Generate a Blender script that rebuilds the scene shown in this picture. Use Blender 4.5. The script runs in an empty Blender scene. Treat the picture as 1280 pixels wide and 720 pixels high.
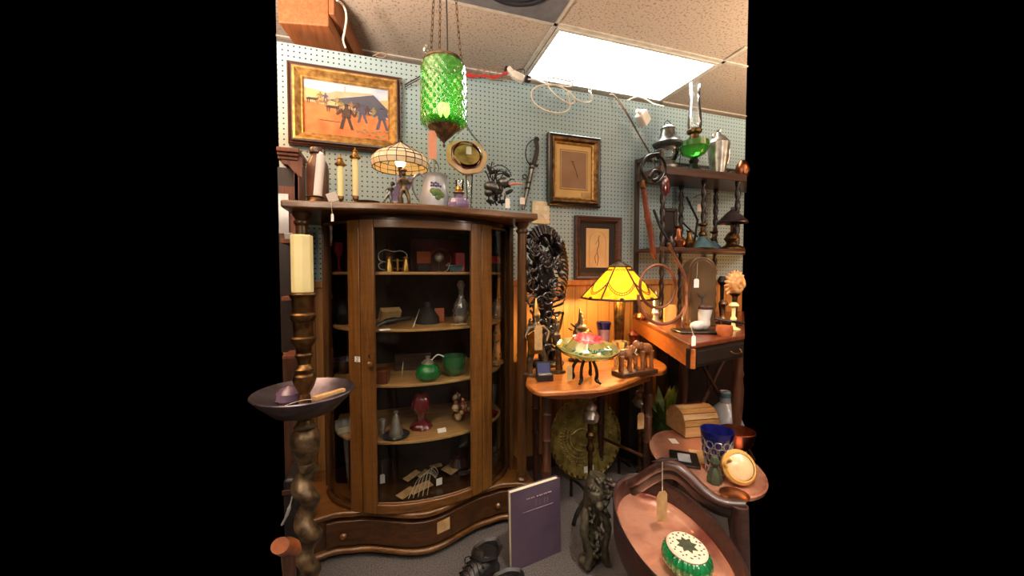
import bpy, bmesh, math, random
from mathutils import Vector, Matrix, noise
random.seed(7)
PI = math.pi
SC = bpy.context.scene
COL = SC.collection

# ------------------------------------------------------------------ camera
F, YAW, PITCH, EYE = 470.0, math.radians(18), math.radians(2), 1.2
cam_d = bpy.data.cameras.new('camera'); cam = bpy.data.objects.new('camera', cam_d); COL.objects.link(cam)
cam_d.sensor_width = 36; cam_d.lens = F / 1280 * 36; cam_d.clip_start = 0.02
cam.location = (0, 0, EYE); cam.rotation_euler = (PI/2 - PITCH, 0, -YAW)
SC.camera = cam
# ------------------------------------------------------------------ world, exposure
SC.view_settings.view_transform = 'Standard'; SC.view_settings.look = 'None'
SC.view_settings.gamma = 1; SC.view_settings.use_curve_mapping = False
SC.view_settings.exposure = 0.40
W = bpy.data.worlds.new('world'); SC.world = W; W.use_nodes = True
W.node_tree.nodes['Background'].inputs[0].default_value = (0, 0, 0, 1)
# ------------------------------------------------------------------ lamps: two known by their warm glow, the others added as fill
def lamp(kind, name, loc, energy, color, size=.1, size_y=None, rot=(0, 0, 0), spread=None):
    d = bpy.data.lights.new(name, kind); d.energy = energy; d.color = color
    if kind == 'AREA':
        d.size = size
        if size_y: d.shape = 'RECTANGLE'; d.size_y = size_y
        if spread: d.spread = spread
    else: d.shadow_soft_size = size
    o = bpy.data.objects.new(name, d); o.location = loc; o.rotation_euler = rot; COL.objects.link(o); return o
TROFFER_E = 14.0      # strength of a troffer's diffuser
BACK_FILL_E = 9         # strength of the added fill panels behind the camera
lamp('POINT', 'warm_shop_lamp', (-.66, 1.88, 1.98), 6, (1, .42, .12), .06)
lamp('POINT', 'right_warm_shop_lamp', (2.42, 1.62, 1.22), 5.0, (1, .38, .10), .08)
lamp('POINT', 'aisle_table_lamp', (-.95, -.15, 1.85), 20, (1, .80, .62), .12)  # added point light, unseen, fills wall and cabinet from the left
lamp('POINT', 'counter_lamp', (2.1, -.25, 1.85), 19, (1, .80, .62), .12)  # added point light filling from behind on the right
lamp('AREA', 'uplighter_left', (-.95, .95, 1.85), 105, (1, .84, .70), .3, rot=(PI, 0, 0))  # added upward light out of view, brightens the ceiling
lamp('AREA', 'uplighter_right', (2.9, .75, 1.85), 90, (1, .74, .50), .3, rot=(PI, 0, 0))  # second added upward light for the ceiling, no fixture built
lamp('AREA', 'aisle_spotlight', (.7, .25, 2.5), 8, (1, .86, .72), .12, rot=(math.radians(18), math.radians(-14), 0), spread=math.radians(80))  # added overhead light brightening the cabinet front and basin

# ------------------------------------------------------------------ pixel helpers: where the sight line of a pixel meets a vertical plane Y
cy, sy, cp, sp = math.cos(YAW), math.sin(YAW), math.cos(PITCH), math.sin(PITCH)
RV = Vector((cy, -sy, 0)); FV = Vector((sy*cp, cy*cp, -sp)); UV = Vector((sy*sp, cy*sp, cp))
def ray(px, py): return FV + RV*((px-640)/F) + UV*((360-py)/F)
def at(px, py, Y): d = ray(px, py); return Vector((0, 0, EYE)) + d*(Y/d.y)
def atz(px, py, z): d = ray(px, py); return Vector((0, 0, EYE)) + d*((z-EYE)/d.z)
def mpp(px, Y): return Y/ray(px, 345).y/F            # metres per pixel there
def Xa(px, Y): d = ray(px, 345); return d.x*Y/d.y

# ------------------------------------------------------------------ materials
MATS = {}
def hexc(r, g, b):
    f = lambda c: ((c/255+.055)/1.055)**2.4 if c > 10 else c/255/12.92
    return (f(r), f(g), f(b), 1)
def newmat(name):
    m = bpy.data.materials.new(name); m.use_nodes = True; MATS[name] = m
    nt = m.node_tree; b = nt.nodes['Principled BSDF']; return m, nt, b
def N(nt, t, **kw):
    n = nt.nodes.new(t)
    for k, v in kw.items(): setattr(n, k, v)
    return n
def mth(nt, op, a, b=None, c=None):
    n = N(nt, 'ShaderNodeMath', operation=op)
    for i, v in enumerate((a, b, c)):
        if v is None: continue
        if isinstance(v, (int, float)): n.inputs[i].default_value = v
        else: nt.links.new(v, n.inputs[i])
    return n.outputs[0]
def ramp(nt, src, stops):
    r = N(nt, 'ShaderNodeValToRGB'); el = r.color_ramp.elements
    while len(el) < len(stops): el.new(.5)
    for e, (p, c) in zip(el, stops): e.position = p; e.color = c
    nt.links.new(src, r.inputs[0]); return r.outputs[0]
def mixc(nt, f, a, b):
    n = N(nt, 'ShaderNodeMix', data_type='RGBA')
    for i, v in ((0, f), (6, a), (7, b)):
        if isinstance(v, (int, float, tuple)): n.inputs[i].default_value = v
        else: nt.links.new(v, n.inputs[i])
    return n.outputs[2]
def tex(nt, scale=(1, 1, 1)):
    tc = N(nt, 'ShaderNodeTexCoord'); mp = N(nt, 'ShaderNodeMapping'); mp.inputs['Scale'].default_value = scale
    nt.links.new(tc.outputs['Object'], mp.inputs[0]); return mp.outputs[0]
def noi(nt, vec, scale, detail=4, rough=.5, dist=0):
    n = N(nt, 'ShaderNodeTexNoise'); n.inputs['Scale'].default_value = scale; n.inputs['Detail'].default_value = detail
    n.inputs['Roughness'].default_value = rough; n.inputs['Distortion'].default_value = dist
    nt.links.new(vec, n.inputs['Vector']); return n.outputs['Fac']
def bumpit(nt, b, h, strength, dist=.002):
    n = N(nt, 'ShaderNodeBump'); n.inputs['Strength'].default_value = strength; n.inputs['Distance'].default_value = dist
    nt.links.new(h, n.inputs['Height']); nt.links.new(n.outputs[0], b.inputs['Normal'])
def mat(name, c, rough=.5, metal=0, c2=None, sc=20, bump=0, bsc=None, spec=.5, coat=0, trans=0, ior=1.45, emit=None, es=0, stretch=(1, 1, 1), alpha=1, thr=(.35, .65)):
    m, nt, b = newmat(name)
    b.inputs['Base Color'].default_value = c; b.inputs['Roughness'].default_value = rough; b.inputs['Metallic'].default_value = metal
    b.inputs['Specular IOR Level'].default_value = spec; b.inputs['Coat Weight'].default_value = coat; b.inputs['Coat Roughness'].default_value = .12
    b.inputs['Transmission Weight'].default_value = trans; b.inputs['IOR'].default_value = ior; b.inputs['Alpha'].default_value = alpha
    if emit: b.inputs['Emission Color'].default_value = emit; b.inputs['Emission Strength'].default_value = es
    v = tex(nt, stretch)
    nz = noi(nt, v, sc)
    nt.links.new(ramp(nt, nz, [(thr[0], c), (thr[1], c2 or tuple(x*.8 for x in c[:3])+(1,))]), b.inputs['Base Color'])
    if bump: bumpit(nt, b, noi(nt, v, bsc or sc*2, 3), bump)
    return m
def wood(name, c1, c2, rough=.35, axis=2, sc=6, coat=.25, rays=0):
    m, nt, b = newmat(name)
    s = [14, 14, 14]; s[axis] = .9
    v = tex(nt, tuple(s))
    n1 = noi(nt, v, sc*.5, 5, .6, 1.2)
    s2 = [60, 60, 60]; s2[axis] = 3
    n2 = noi(nt, tex(nt, tuple(s2)), sc, 2, .7)
    f = mth(nt, 'ADD', mth(nt, 'MULTIPLY', n1, .7), mth(nt, 'MULTIPLY', n2, .3))
    if rays:   # quarter-sawn ray flecks across the grain
        s3 = [7, 7, 7]; s3[axis] = 46
        n3 = noi(nt, tex(nt, tuple(s3)), 1.4, 2, .5, .8)
        f = mth(nt, 'ADD', mth(nt, 'MULTIPLY', f, .84), mth(nt, 'MULTIPLY', n3, .16))
    nt.links.new(ramp(nt, f, [(.36, c2), (.62, c1)]), b.inputs['Base Color'])
    b.inputs['Roughness'].default_value = rough; b.inputs['Coat Weight'].default_value = coat; b.inputs['Coat Roughness'].default_value = .15
    bumpit(nt, b, n2, .12)
    return m
def thinglass(name, tint, refl=1.0, rough=.02, body=0, bodycol=(1, 1, 1, 1)):
    m = bpy.data.materials.new(name); m.use_nodes = True; MATS[name] = m; nt = m.node_tree; nt.nodes.clear()
    out = N(nt, 'ShaderNodeOutputMaterial'); tr = N(nt, 'ShaderNodeBsdfTransparent'); gl = N(nt, 'ShaderNodeBsdfGlossy')
    fr = N(nt, 'ShaderNodeFresnel'); fr.inputs[0].default_value = 1.5
    tr.inputs[0].default_value = tint; gl.inputs['Roughness'].default_value = rough
    mx = N(nt, 'ShaderNodeMixShader'); nt.links.new(mth(nt, 'MULTIPLY', fr.outputs[0], refl), mx.inputs[0])
    src = tr.outputs[0]
    if body:
        df = N(nt, 'ShaderNodeBsdfTranslucent'); df.inputs[0].default_value = bodycol
        d2 = N(nt, 'ShaderNodeBsdfDiffuse'); d2.inputs[0].default_value = bodycol
        ma = N(nt, 'ShaderNodeMixShader'); ma.inputs[0].default_value = .5
        nt.links.new(df.outputs[0], ma.inputs[1]); nt.links.new(d2.outputs[0], ma.inputs[2])
        mb = N(nt, 'ShaderNodeMixShader'); mb.inputs[0].default_value = body
        nt.links.new(src, mb.inputs[1]); nt.links.new(ma.outputs[0], mb.inputs[2]); src = mb.outputs[0]
    nt.links.new(src, mx.inputs[1]); nt.links.new(gl.outputs[0], mx.inputs[2]); nt.links.new(mx.outputs[0], out.inputs[0])
    return m
def stained(name, c1, c2, trl=.75, sc=12, rough=.2):
    m = bpy.data.materials.new(name); m.use_nodes = True; MATS[name] = m; nt = m.node_tree; nt.nodes.clear()
    out = N(nt, 'ShaderNodeOutputMaterial'); v = tex(nt)
    c = ramp(nt, noi(nt, v, sc, 3, .5, 1.5), [(.35, c1), (.65, c2)])
    t = N(nt, 'ShaderNodeBsdfTranslucent'); p = N(nt, 'ShaderNodeBsdfPrincipled'); p.inputs['Roughness'].default_value = rough
    mx = N(nt, 'ShaderNodeMixShader'); mx.inputs[0].default_value = trl
    nt.links.new(c, t.inputs[0]); nt.links.new(c, p.inputs['Base Color'])
    nt.links.new(p.outputs[0], mx.inputs[1]); nt.links.new(t.outputs[0], mx.inputs[2]); nt.links.new(mx.outputs[0], out.inputs[0])
    return m
H = hexc
wood('oak', H(120, 79, 32), H(72, 44, 14), .35, 2, rays=1)
wood('oak_flat', H(116, 76, 32), H(70, 42, 15), .33, 0)
wood('rim_wood', H(68, 42, 35), H(34, 20, 17), .42, 0, coat=.15)
wood('dark_oak', H(78, 47, 23), H(42, 24, 10), .3, 0)
wood('dark_oak_v', H(98, 62, 28), H(54, 33, 13), .3, 2)
wood('walnut', H(84, 50, 32), H(46, 26, 16), .35, 2)
wood('walnut_x', H(84, 50, 32), H(46, 26, 16), .35, 0)
wood('shelf_wood', H(200, 156, 96), H(156, 112, 62), .4, 0)
wood('table_wood', H(186, 116, 54), H(128, 68, 28), .3, 0, coat=.5)
wood('wainscot', H(180, 122, 64), H(140, 92, 46), .5, 2, coat=.1)
wood('beam_wood', H(170, 105, 62), H(138, 80, 44), .6, 1, coat=0)
wood('red_wood', H(120, 58, 30), H(80, 34, 18), .3, 2)
wood('pine', H(212, 176, 122), H(182, 140, 88), .5, 0)
wood('orange_wood', H(176, 100, 46), H(136, 70, 28), .35, 1)
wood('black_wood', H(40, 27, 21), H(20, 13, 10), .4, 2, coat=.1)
wood('hutch_wood', H(128, 70, 40), H(88, 44, 24), .5, 2, coat=0)
wood('mahogany', H(84, 52, 42), H(42, 25, 20), .38, 0, coat=.2)
mat('cabinet_back', H(46, 32, 22), .6, c2=H(30, 22, 16))
mat('brass', H(190, 150, 84), .28, 1, c2=H(140, 104, 52))
mat('old_brass', H(128, 98, 62), .38, 1, c2=H(70, 52, 34), sc=30, bump=.2)
mat('tray_brass', H(172, 156, 86), .36, .55, c2=H(122, 108, 56), sc=26, bump=.25, bsc=90)
mat('bronze', H(122, 102, 74), .36, .6, c2=H(66, 52, 38), sc=40, bump=.3)
mat('horn_brown', H(140, 92, 68), .35, .3, c2=H(98, 60, 44), sc=14)
mat('elephant_wood', H(148, 94, 52), .4, c2=H(92, 54, 28), sc=22, bump=.2)
mat('copper', H(158, 110, 84), .3, 1, c2=H(140, 80, 52), bump=.2, bsc=60)
mat('pewter', H(120, 112, 118), .34, .85, c2=H(78, 72, 80), sc=12, bump=.15)
mat('silver', H(200, 196, 186), .3, .75, c2=H(150, 146, 138))
mat('dark_iron', H(46, 42, 40), .42, .6, c2=H(28, 25, 24), sc=40, bump=.3)
mat('ebony', H(34, 26, 23), .3, 0, c2=H(14, 11, 10), sc=60, bump=.9, bsc=70, coat=.3)
mat('steel', H(128, 130, 128), .35, .9, c2=H(84, 84, 80), sc=30)
mat('ivory_wax', H(236, 226, 170), .45, c2=H(228, 214, 150), sc=6)
mat('white_wax', H(232, 222, 220), .45, c2=H(222, 208, 206), sc=8)
mat('paper', H(238, 234, 228), .7, c2=H(226, 220, 212))
mat('kraft', H(182, 148, 100), .8, c2=H(160, 126, 82), sc=40)
mat('pink_tag', H(214, 150, 120), .8, c2=H(200, 134, 106))
mat('string', H(200, 186, 160), .8)
mat('cord_white', H(226, 216, 200), .5)
mat('cord_dark', H(50, 42, 40), .5)
mat('cord_red', H(186, 60, 56), .5)
mat('cord_tan', H(150, 120, 96), .6)
mat('plastic_white', H(232, 226, 214), .4)
mat('plastic_black', H(22, 20, 20), .35)
mat('cream_plate', H(224, 210, 168), .5)
mat('leather_black', H(30, 27, 27), .42, c2=H(18, 16, 16), sc=30, bump=.4)
mat('leather_tan', H(122, 66, 48), .5, c2=H(88, 44, 32), sc=24, bump=.2)
mat('brown_jar', H(92, 56, 42), .35, c2=H(66, 38, 30), sc=14, bump=.1)
mat('book_cover', H(82, 67, 82), .55, c2=H(64, 52, 70), sc=5, bump=.15, bsc=300)
mat('book_line', H(138, 118, 130), .5)
mat('pages', H(226, 220, 190), .8)
mat('stoneware', H(160, 162, 164), .3, c2=H(140, 142, 148), sc=10, coat=.5)
mat('leaf_green', H(92, 116, 52), .5, c2=H(60, 88, 36), sc=30)
mat('grape_blue', H(66, 72, 116), .4)
mat('cream_glass', H(212, 182, 138), .25, c2=H(190, 154, 108), sc=12, coat=.6)
mat('maroon_glass', H(110, 40, 46), .15, c2=H(84, 26, 34), sc=8, coat=.6)
mat('green_paint_glass', H(22, 124, 54), .1, c2=H(12, 90, 36), sc=10, coat=1)
mat('pale_green_glass', H(56, 124, 68), .15, c2=H(44, 116, 62), sc=10, coat=1, trans=.3)
mat('emerald', H(20, 120, 64), .12, c2=H(10, 84, 44), sc=18, coat=1)
mat('lid_white', H(204, 186, 166), .6, c2=H(206, 182, 160), sc=40)
mat('lid_dark', H(58, 66, 44), .7, c2=H(44, 50, 34), sc=60)
mat('cobalt', H(22, 26, 96), .1, c2=H(14, 16, 70), coat=1)
mat('red_glass', H(196, 60, 66), .15, c2=H(214, 96, 90), sc=40, coat=1)
mat('dark_red', H(120, 26, 34), .2, c2=H(84, 16, 24), sc=14, coat=.8)
mat('red_plain', H(176, 34, 44), .4)
mat('lavender', H(170, 146, 186), .12, c2=H(140, 116, 160), sc=14, trans=.4, coat=1)
mat('teal_glaze', H(84, 118, 130), .25, c2=H(60, 92, 106), sc=14, coat=.6)
mat('yellow_glaze', H(206, 164, 92), .3, c2=H(186, 138, 70), sc=14)
mat('orange_plain', H(180, 98, 54), .4, c2=H(150, 74, 40), sc=30)
mat('shell', H(222, 176, 116), .35, c2=H(206, 130, 66), sc=16, coat=.4)
mat('white_ceramic', H(206, 202, 196), .3, c2=H(180, 176, 170), sc=12, coat=.5)
mat('skin_tone', H(198, 150, 116), .5)
mat('mailbox_metal', H(116, 92, 66), .28, .4, c2=H(84, 64, 44), sc=6)
mat('carved_green', H(72, 66, 48), .5, c2=H(38, 34, 26), sc=60, bump=.8, bsc=90)
mat('arm_wood', H(146, 82, 48), .3, c2=H(110, 58, 32), coat=.5)
mat('pink_metal', H(226, 164, 134), .27, .6, c2=H(150, 86, 72), sc=4, thr=(.42, .60), bump=.8, bsc=40)
mat('plum', H(108, 88, 108), .2, c2=H(88, 68, 88), sc=5, coat=.6)
mat('box_orange', H(176, 84, 40), .5)
mat('tbar', H(214, 204, 190), .5)
mat('vent_grey', H(122, 120, 124), .5)
mat('vent_dark', H(60, 58, 66), .5)
mat('canvas_sky', H(150, 172, 206), .6, c2=H(206, 206, 206), sc=9)
mat('canvas_ground', H(212, 128, 74), .6, c2=H(196, 104, 52), sc=16)
mat('canvas_pale', H(196, 176, 132), .6, c2=H(176, 152, 104), sc=20)
mat('canvas_roof', H(78, 80, 96), .6)
mat('canvas_roof_light', H(196, 168, 140), .6)
mat('canvas_dark', H(84, 58, 44), .6, c2=H(52, 42, 44), sc=60)
mat('canvas_mid', H(150, 110, 80), .6, c2=H(120, 90, 70), sc=60)
mat('canvas_blue', H(82, 84, 110), .6)
mat('canvas_scrub', H(160, 146, 96), .6, c2=H(110, 100, 60), sc=60)
mat('gold_frame', H(200, 164, 98), .38, .6, c2=H(146, 110, 60), sc=40, bump=.3)
mat('gold_mat', H(206, 172, 104), .55, c2=H(190, 152, 86), sc=6)
mat('print_brown', H(148, 116, 88), .7, c2=H(134, 102, 76), sc=7)
mat('print_cream', H(208, 178, 126), .7, c2=H(190, 156, 104), sc=7)
mat('ink', H(92, 66, 50), .7)
mat('ink_light', H(166, 128, 90), .7)
mat('mat_black', H(34, 28, 22), .7)
mat('black_frame', H(34, 28, 28), .3, coat=.4)
mat('bulb_warm', (1, .7, .3, 1), emit=(1, .62, .2, 1), es=14)
mat('bulb_green', (1, 1, .6, 1), emit=(1, .95, .5, 1), es=10)
mat('diffuser', (1, 1, 1, 1), emit=(.97, 1, .93, 1), es=TROFFER_E)
mat('diffuser_back', (1, 1, 1, 1), emit=(1, .93, .84, 1), es=BACK_FILL_E)
mat('room_paint', H(96, 84, 70), .8, c2=H(90, 74, 58), sc=2)
mat('lead', H(52, 46, 38), .45, .5)
thinglass('clear_pane', (.95, .97, .96, 1), .45)
thinglass('clear_glass', (.86, .88, .88, 1), 2.2, .05)
thinglass('crystal', (.85, .86, .86, 1), 4.5, .08, .12, (.9, .9, .88, 1))
thinglass('chimney_glass', (.90, .93, .94, 1), 2.6, .06, .08, (.9, .95, 1, 1))
thinglass('green_hang', (.12, .72, .08, 1), 2.6, .08, .42, (.05, .55, .03, 1))
thinglass('green_lamp_glass', (.3, .8, .25, 1), 1.8, .1, .5, (.12, .5, .08, 1))
thinglass('art_glass', (.9, .9, .55, 1), 2.0, .08, .45, (.75, .72, .25, 1))
thinglass('blue_glass', (.25, .3, .8, 1), 2.0, .06, .4, (.1, .12, .5, 1))
thinglass('amber_crystal', (1, .9, .6, 1), 2.5, .1, .3, (.9, .75, .4, 1))
stained('stain_amber', (1, .62, .09, 1), (1, .84, .22, 1), .8)
stained('stain_cream', (.95, .80, .56, 1), (.97, .90, .74, 1), .35)
stained('stain_pink', (.90, .72, .72, 1), (.92, .82, .78, 1), .35)

def pegboard_mat():
    m, nt, b = newmat('pegboard'); v = tex(nt); s = N(nt, 'ShaderNodeSeparateXYZ'); nt.links.new(v, s.inputs[0])
    fx = mth(nt, 'SUBTRACT', mth(nt, 'FRACT', mth(nt, 'DIVIDE', mth(nt, 'ADD', s.outputs[0], 10), .0254)), .5)
    fz = mth(nt, 'SUBTRACT', mth(nt, 'FRACT', mth(nt, 'DIVIDE', s.outputs[2], .0254)), .5)
    r = mth(nt, 'SQRT', mth(nt, 'ADD', mth(nt, 'MULTIPLY', fx, fx), mth(nt, 'MULTIPLY', fz, fz)))
    hole = mth(nt, 'LESS_THAN', r, .165)
    base = ramp(nt, noi(nt, v, 3, 3), [(.3, H(142, 168, 178)), (.7, H(150, 172, 174))])
    nt.links.new(mixc(nt, hole, base, H(40, 44, 40)), b.inputs['Base Color'])
    b.inputs['Roughness'].default_value = .5
    bumpit(nt, b, mth(nt, 'SUBTRACT', 1.0, hole), .6)
pegboard_mat()
def tile_mat():
    m, nt, b = newmat('ceiling_tile'); v = tex(nt)
    n1 = noi(nt, v, 75, 3, .6); n2 = noi(nt, v, 1.5, 2)
    c = mixc(nt, n2, H(200, 180, 158), H(190, 172, 158))
    pit = ramp(nt, n1, [(.36, (1, 1, 1, 1)), (.46, (0, 0, 0, 1))])
    nt.links.new(mixc(nt, pit, c, H(140, 122, 108)), b.inputs['Base Color']); b.inputs['Roughness'].default_value = .9
    bumpit(nt, b, n1, .5)
tile_mat()
def carpet_mat():
    m, nt, b = newmat('carpet'); v = tex(nt)
    c = ramp(nt, noi(nt, v, 160, 3, .7), [(.3, H(50, 48, 50)), (.7, H(108, 102, 99))])
    nt.links.new(c, b.inputs['Base Color']); b.inputs['Roughness'].default_value = 1
    bumpit(nt, b, noi(nt, v, 220, 2), .8, .004)
carpet_mat()
def planks_mat():
    m, nt, b = newmat('wainscot_planks'); v = tex(nt); s = N(nt, 'ShaderNodeSeparateXYZ'); nt.links.new(v, s.inputs[0])
    fx = mth(nt, 'FRACT', mth(nt, 'DIVIDE', mth(nt, 'ADD', s.outputs[0], 10), .082))
    g = mth(nt, 'LESS_THAN', mth(nt, 'ABSOLUTE', mth(nt, 'SUBTRACT', fx, .5)), .03)
    n1 = noi(nt, tex(nt, (9, 9, .8)), 4, 4, .6, 1)
    c = ramp(nt, n1, [(.3, H(156, 108, 56)), (.7, H(184, 132, 72))])
    nt.links.new(mixc(nt, g, c, H(118, 76, 38)), b.inputs['Base Color']); b.inputs['Roughness'].default_value = .4
    bumpit(nt, b, mth(nt, 'SUBTRACT', 1.0, g), .6)
planks_mat()

# ------------------------------------------------------------------ mesh builder (world coordinates; build() moves them into the parent's frame)
class MB:
    def __init__(s, M=None): s.v = []; s.f = []; s.mi = []; s.cur = 0; s.M = M
    def add(s, vs, fs):
        o = len(s.v)
        s.v += [(s.M @ Vector(p)) if s.M else Vector(p) for p in vs]
        s.f += [tuple(i+o for i in f) for f in fs]; s.mi += [s.cur]*len(fs); return s
    def box(s, c, d, R=None):
        x, y, z = [a/2 for a in d]
        vs = [Vector((i*x, j*y, k*z)) for i in (-1, 1) for j in (-1, 1) for k in (-1, 1)]
        if R: vs = [R @ p for p in vs]
        return s.add([p+Vector(c) for p in vs], [(0, 1, 3, 2), (4, 6, 7, 5), (0, 4, 5, 1), (2, 3, 7, 6), (0, 2, 6, 4), (1, 5, 7, 3)])
    def b2(s, a, b): return s.box([(p+q)/2 for p, q in zip(a, b)], [abs(q-p) for p, q in zip(a, b)])
    def lathe(s, prof, c=(0, 0, 0), n=24, R=None, fn=None, sxy=(1, 1)):
        vs = []; fs = []; m = len(prof)
        for i in range(n):
            a = 2*PI*i/n
            for r, z in prof:
                k = fn(a, z) if fn else 1
                p = Vector((math.cos(a)*r*k*sxy[0], math.sin(a)*r*k*sxy[1], z)); vs.append((R @ p if R else p)+Vector(c))
        for i in range(n):
            j = (i+1) % n
            for q in range(m-1): fs.append((i*m+q, j*m+q, j*m+q+1, i*m+q+1))
        if prof[0][0] > 1e-5: fs.append(tuple(i*m for i in reversed(range(n)))) if not (abs(prof[0][0]-prof[-1][0]) < 1e-9 and abs(prof[0][1]-prof[-1][1]) < 1e-9) and getattr(s, 'caps', True) else None
        if prof[-1][0] > 1e-5 and getattr(s, 'caps', True) and not (abs(prof[0][0]-prof[-1][0]) < 1e-9 and abs(prof[0][1]-prof[-1][1]) < 1e-9): fs.append(tuple(i*m+m-1 for i in range(n)))
        return s.add(vs, fs)
    def nocap(s): s.caps = False; return s
    def tube(s, pts, r, n=8, closed=False, flat=1):
        pts = [Vector(p) for p in pts]; L = len(pts)
        rs = r if isinstance(r, (list, tuple)) else [r]*L
        vs = []; fs = []; up = None
        for i, p in enumerate(pts):
            t = (pts[(i+1) % L]-pts[i-1]) if closed else (pts[min(i+1, L-1)]-pts[max(i-1, 0)])
            if t.length < 1e-9: t = Vector((0, 0, 1))
            t.normalize()
            if up is None: up = Vector((0, 0, 1)) if abs(t.z) < .9 else Vector((1, 0, 0))
            a = t.cross(up); a.normalize() if a.length > 1e-6 else None
            if a.length < 1e-6: a = t.orthogonal().normalized()
            b = a.cross(t).normalized(); up = b
            for k in range(n):
                th = 2*PI*k/n; vs.append(p+(a*math.cos(th)+b*math.sin(th)*flat)*rs[i])
        for i in range(L if closed else L-1):
            j = (i+1) % L
            for k in range(n): q = (k+1) % n; fs.append((i*n+k, i*n+q, j*n+q, j*n+k))
        if not closed: fs += [tuple(reversed(range(n))), tuple((L-1)*n+k for k in range(n))]
        return s.add(vs, fs)
    def sph(s, c, r, n=12, R=None):
        if isinstance(r, (int, float)): r = (r, r, r)
        vs = []; fs = []; m = max(4, n//2)
        vs.append(Vector((0, 0, -r[2])))
        for i in range(1, m):
            ph = -PI/2+PI*i/m
            for k in range(n): a = 2*PI*k/n; vs.append(Vector((r[0]*math.cos(ph)*math.cos(a), r[1]*math.cos(ph)*math.sin(a), r[2]*math.sin(ph))))
        vs.append(Vector((0, 0, r[2])))
        for k in range(n):
            q = (k+1) % n; fs.append((0, 1+q, 1+k)); fs.append((len(vs)-1, 1+(m-2)*n+k, 1+(m-2)*n+q))
            for i in range(m-2): fs.append((1+i*n+k, 1+i*n+q, 1+(i+1)*n+q, 1+(i+1)*n+k))
        if R: vs = [R @ p for p in vs]
        return s.add([p+Vector(c) for p in vs], fs)
    def prism(s, poly, z0, z1, R=None, c=(0, 0, 0)):
        n = len(poly); vs = [Vector((x, y, z)) for z in (z0, z1) for x, y in poly]
        if R: vs = [R @ p for p in vs]
        vs = [p+Vector(c) for p in vs]
        return s.add(vs, [tuple(reversed(range(n))), tuple(range(n, 2*n))]+[(i, (i+1) % n, n+(i+1) % n, n+i) for i in range(n)])
    def wallcurve(s, pts, th, z0, z1):      # an upright slab of thickness th following plan points
        out = []; n = len(pts)
        for i, p in enumerate(pts):
            t = Vector(pts[min(i+1, n-1)])-Vector(pts[max(i-1, 0)]); nrm = Vector((t.y, -t.x)).normalized()
            out.append((p[0]-nrm.x*th, p[1]-nrm.y*th))
        vs = []; fs = []
        for (a, b) in zip(pts, out):
            vs += [(a[0], a[1], z0), (a[0], a[1], z1), (b[0], b[1], z1), (b[0], b[1], z0)]
        for i in range(n-1):
            for k in range(4): q = (k+1) % 4; fs.append((i*4+k, (i+1)*4+k, (i+1)*4+q, i*4+q))
        fs += [(0, 1, 2, 3), tuple((n-1)*4+k for k in (3, 2, 1, 0))]
        return s.add(vs, fs)
    def mat(s, i): s.cur = i; return s
    def build(s, name, m, parent=None, smooth=True, bevel=0, remesh=0, sub=0, label=None, angle=35, solid=0):
        off = Vector((0, 0, 0)); q = parent
        while q is not None: off += q.location; q = q.parent
        me = bpy.data.meshes.new(name); me.from_pydata([tuple(p-off) for p in s.v], [], s.f)
        for mm in (m if isinstance(m, (list, tuple)) else [m]): me.materials.append(MATS[mm])
        for p, i in zip(me.polygons, s.mi): p.material_index = i
        bm = bmesh.new(); bm.from_mesh(me); bmesh.ops.recalc_face_normals(bm, faces=bm.faces); bm.to_mesh(me); bm.free()
        if smooth: me.shade_smooth(); 
        if smooth and not remesh:
            try: me.set_sharp_from_angle(angle=math.radians(angle))
            except Exception: pass
        o = bpy.data.objects.new(name, me); COL.objects.link(o); o.parent = parent
        if bevel: b = o.modifiers.new('bevel', 'BEVEL'); b.width = bevel; b.segments = 2; b.limit_method = 'ANGLE'; b.harden_normals = False
        if remesh:
            r = o.modifiers.new('remesh', 'REMESH'); r.mode = 'VOXEL'; r.voxel_size = remesh; r.use_smooth_shade = True
            sm = o.modifiers.new('smooth', 'SMOOTH'); sm.iterations = 2
        if sub: x = o.modifiers.new('sub', 'SUBSURF'); x.levels = sub; x.render_levels = sub
        if solid: x = o.modifiers.new('solid', 'SOLIDIFY'); x.thickness = solid
        if label: o['label'] = label
        return o
def thing(name, label, cat, loc=(0, 0, 0), group=None):
    o = bpy.data.objects.new(name, None); COL.objects.link(o); o.location = loc; o.empty_display_size = .05
    o['label'] = label; o['category'] = cat
    if group: o['group'] = group
    return o
def tag(o, label, cat, group=None):
    o['label'] = label; o['category'] = cat
    if group: o['group'] = group
    return o
def struct(o): o['kind'] = 'structure'; return o
def arc(c, r, a0, a1, n, plane='xz', sq=1):
    out = []
    for i in range(n+1):
        a = math.radians(a0+(a1-a0)*i/n); u, w = r*math.cos(a), r*math.sin(a)*sq
        out.append(Vector(c)+Vector({'xz': (u, 0, w), 'xy': (u, w, 0), 'yz': (0, u, w)}[plane]))
    return out
def spline(pts, n=6):
    P = [Vector(p) for p in pts]; out = []
    for i in range(len(P)-1):
        a, b, c, d = P[max(i-1, 0)], P[i], P[i+1], P[min(i+2, len(P)-1)]
        for k in range(n):
            t = k/n; out.append(.5*((2*b)+(c-a)*t+(2*a-5*b+4*c-d)*t*t+(3*b-a-3*c+d)*t**3))
    out.append(P[-1]); return out
def RZ(d): return Matrix.Rotation(math.radians(d), 3, 'Z')
def RX(d): return Matrix.Rotation(math.radians(d), 3, 'X')
def RY(d): return Matrix.Rotation(math.radians(d), 3, 'Y')
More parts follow.
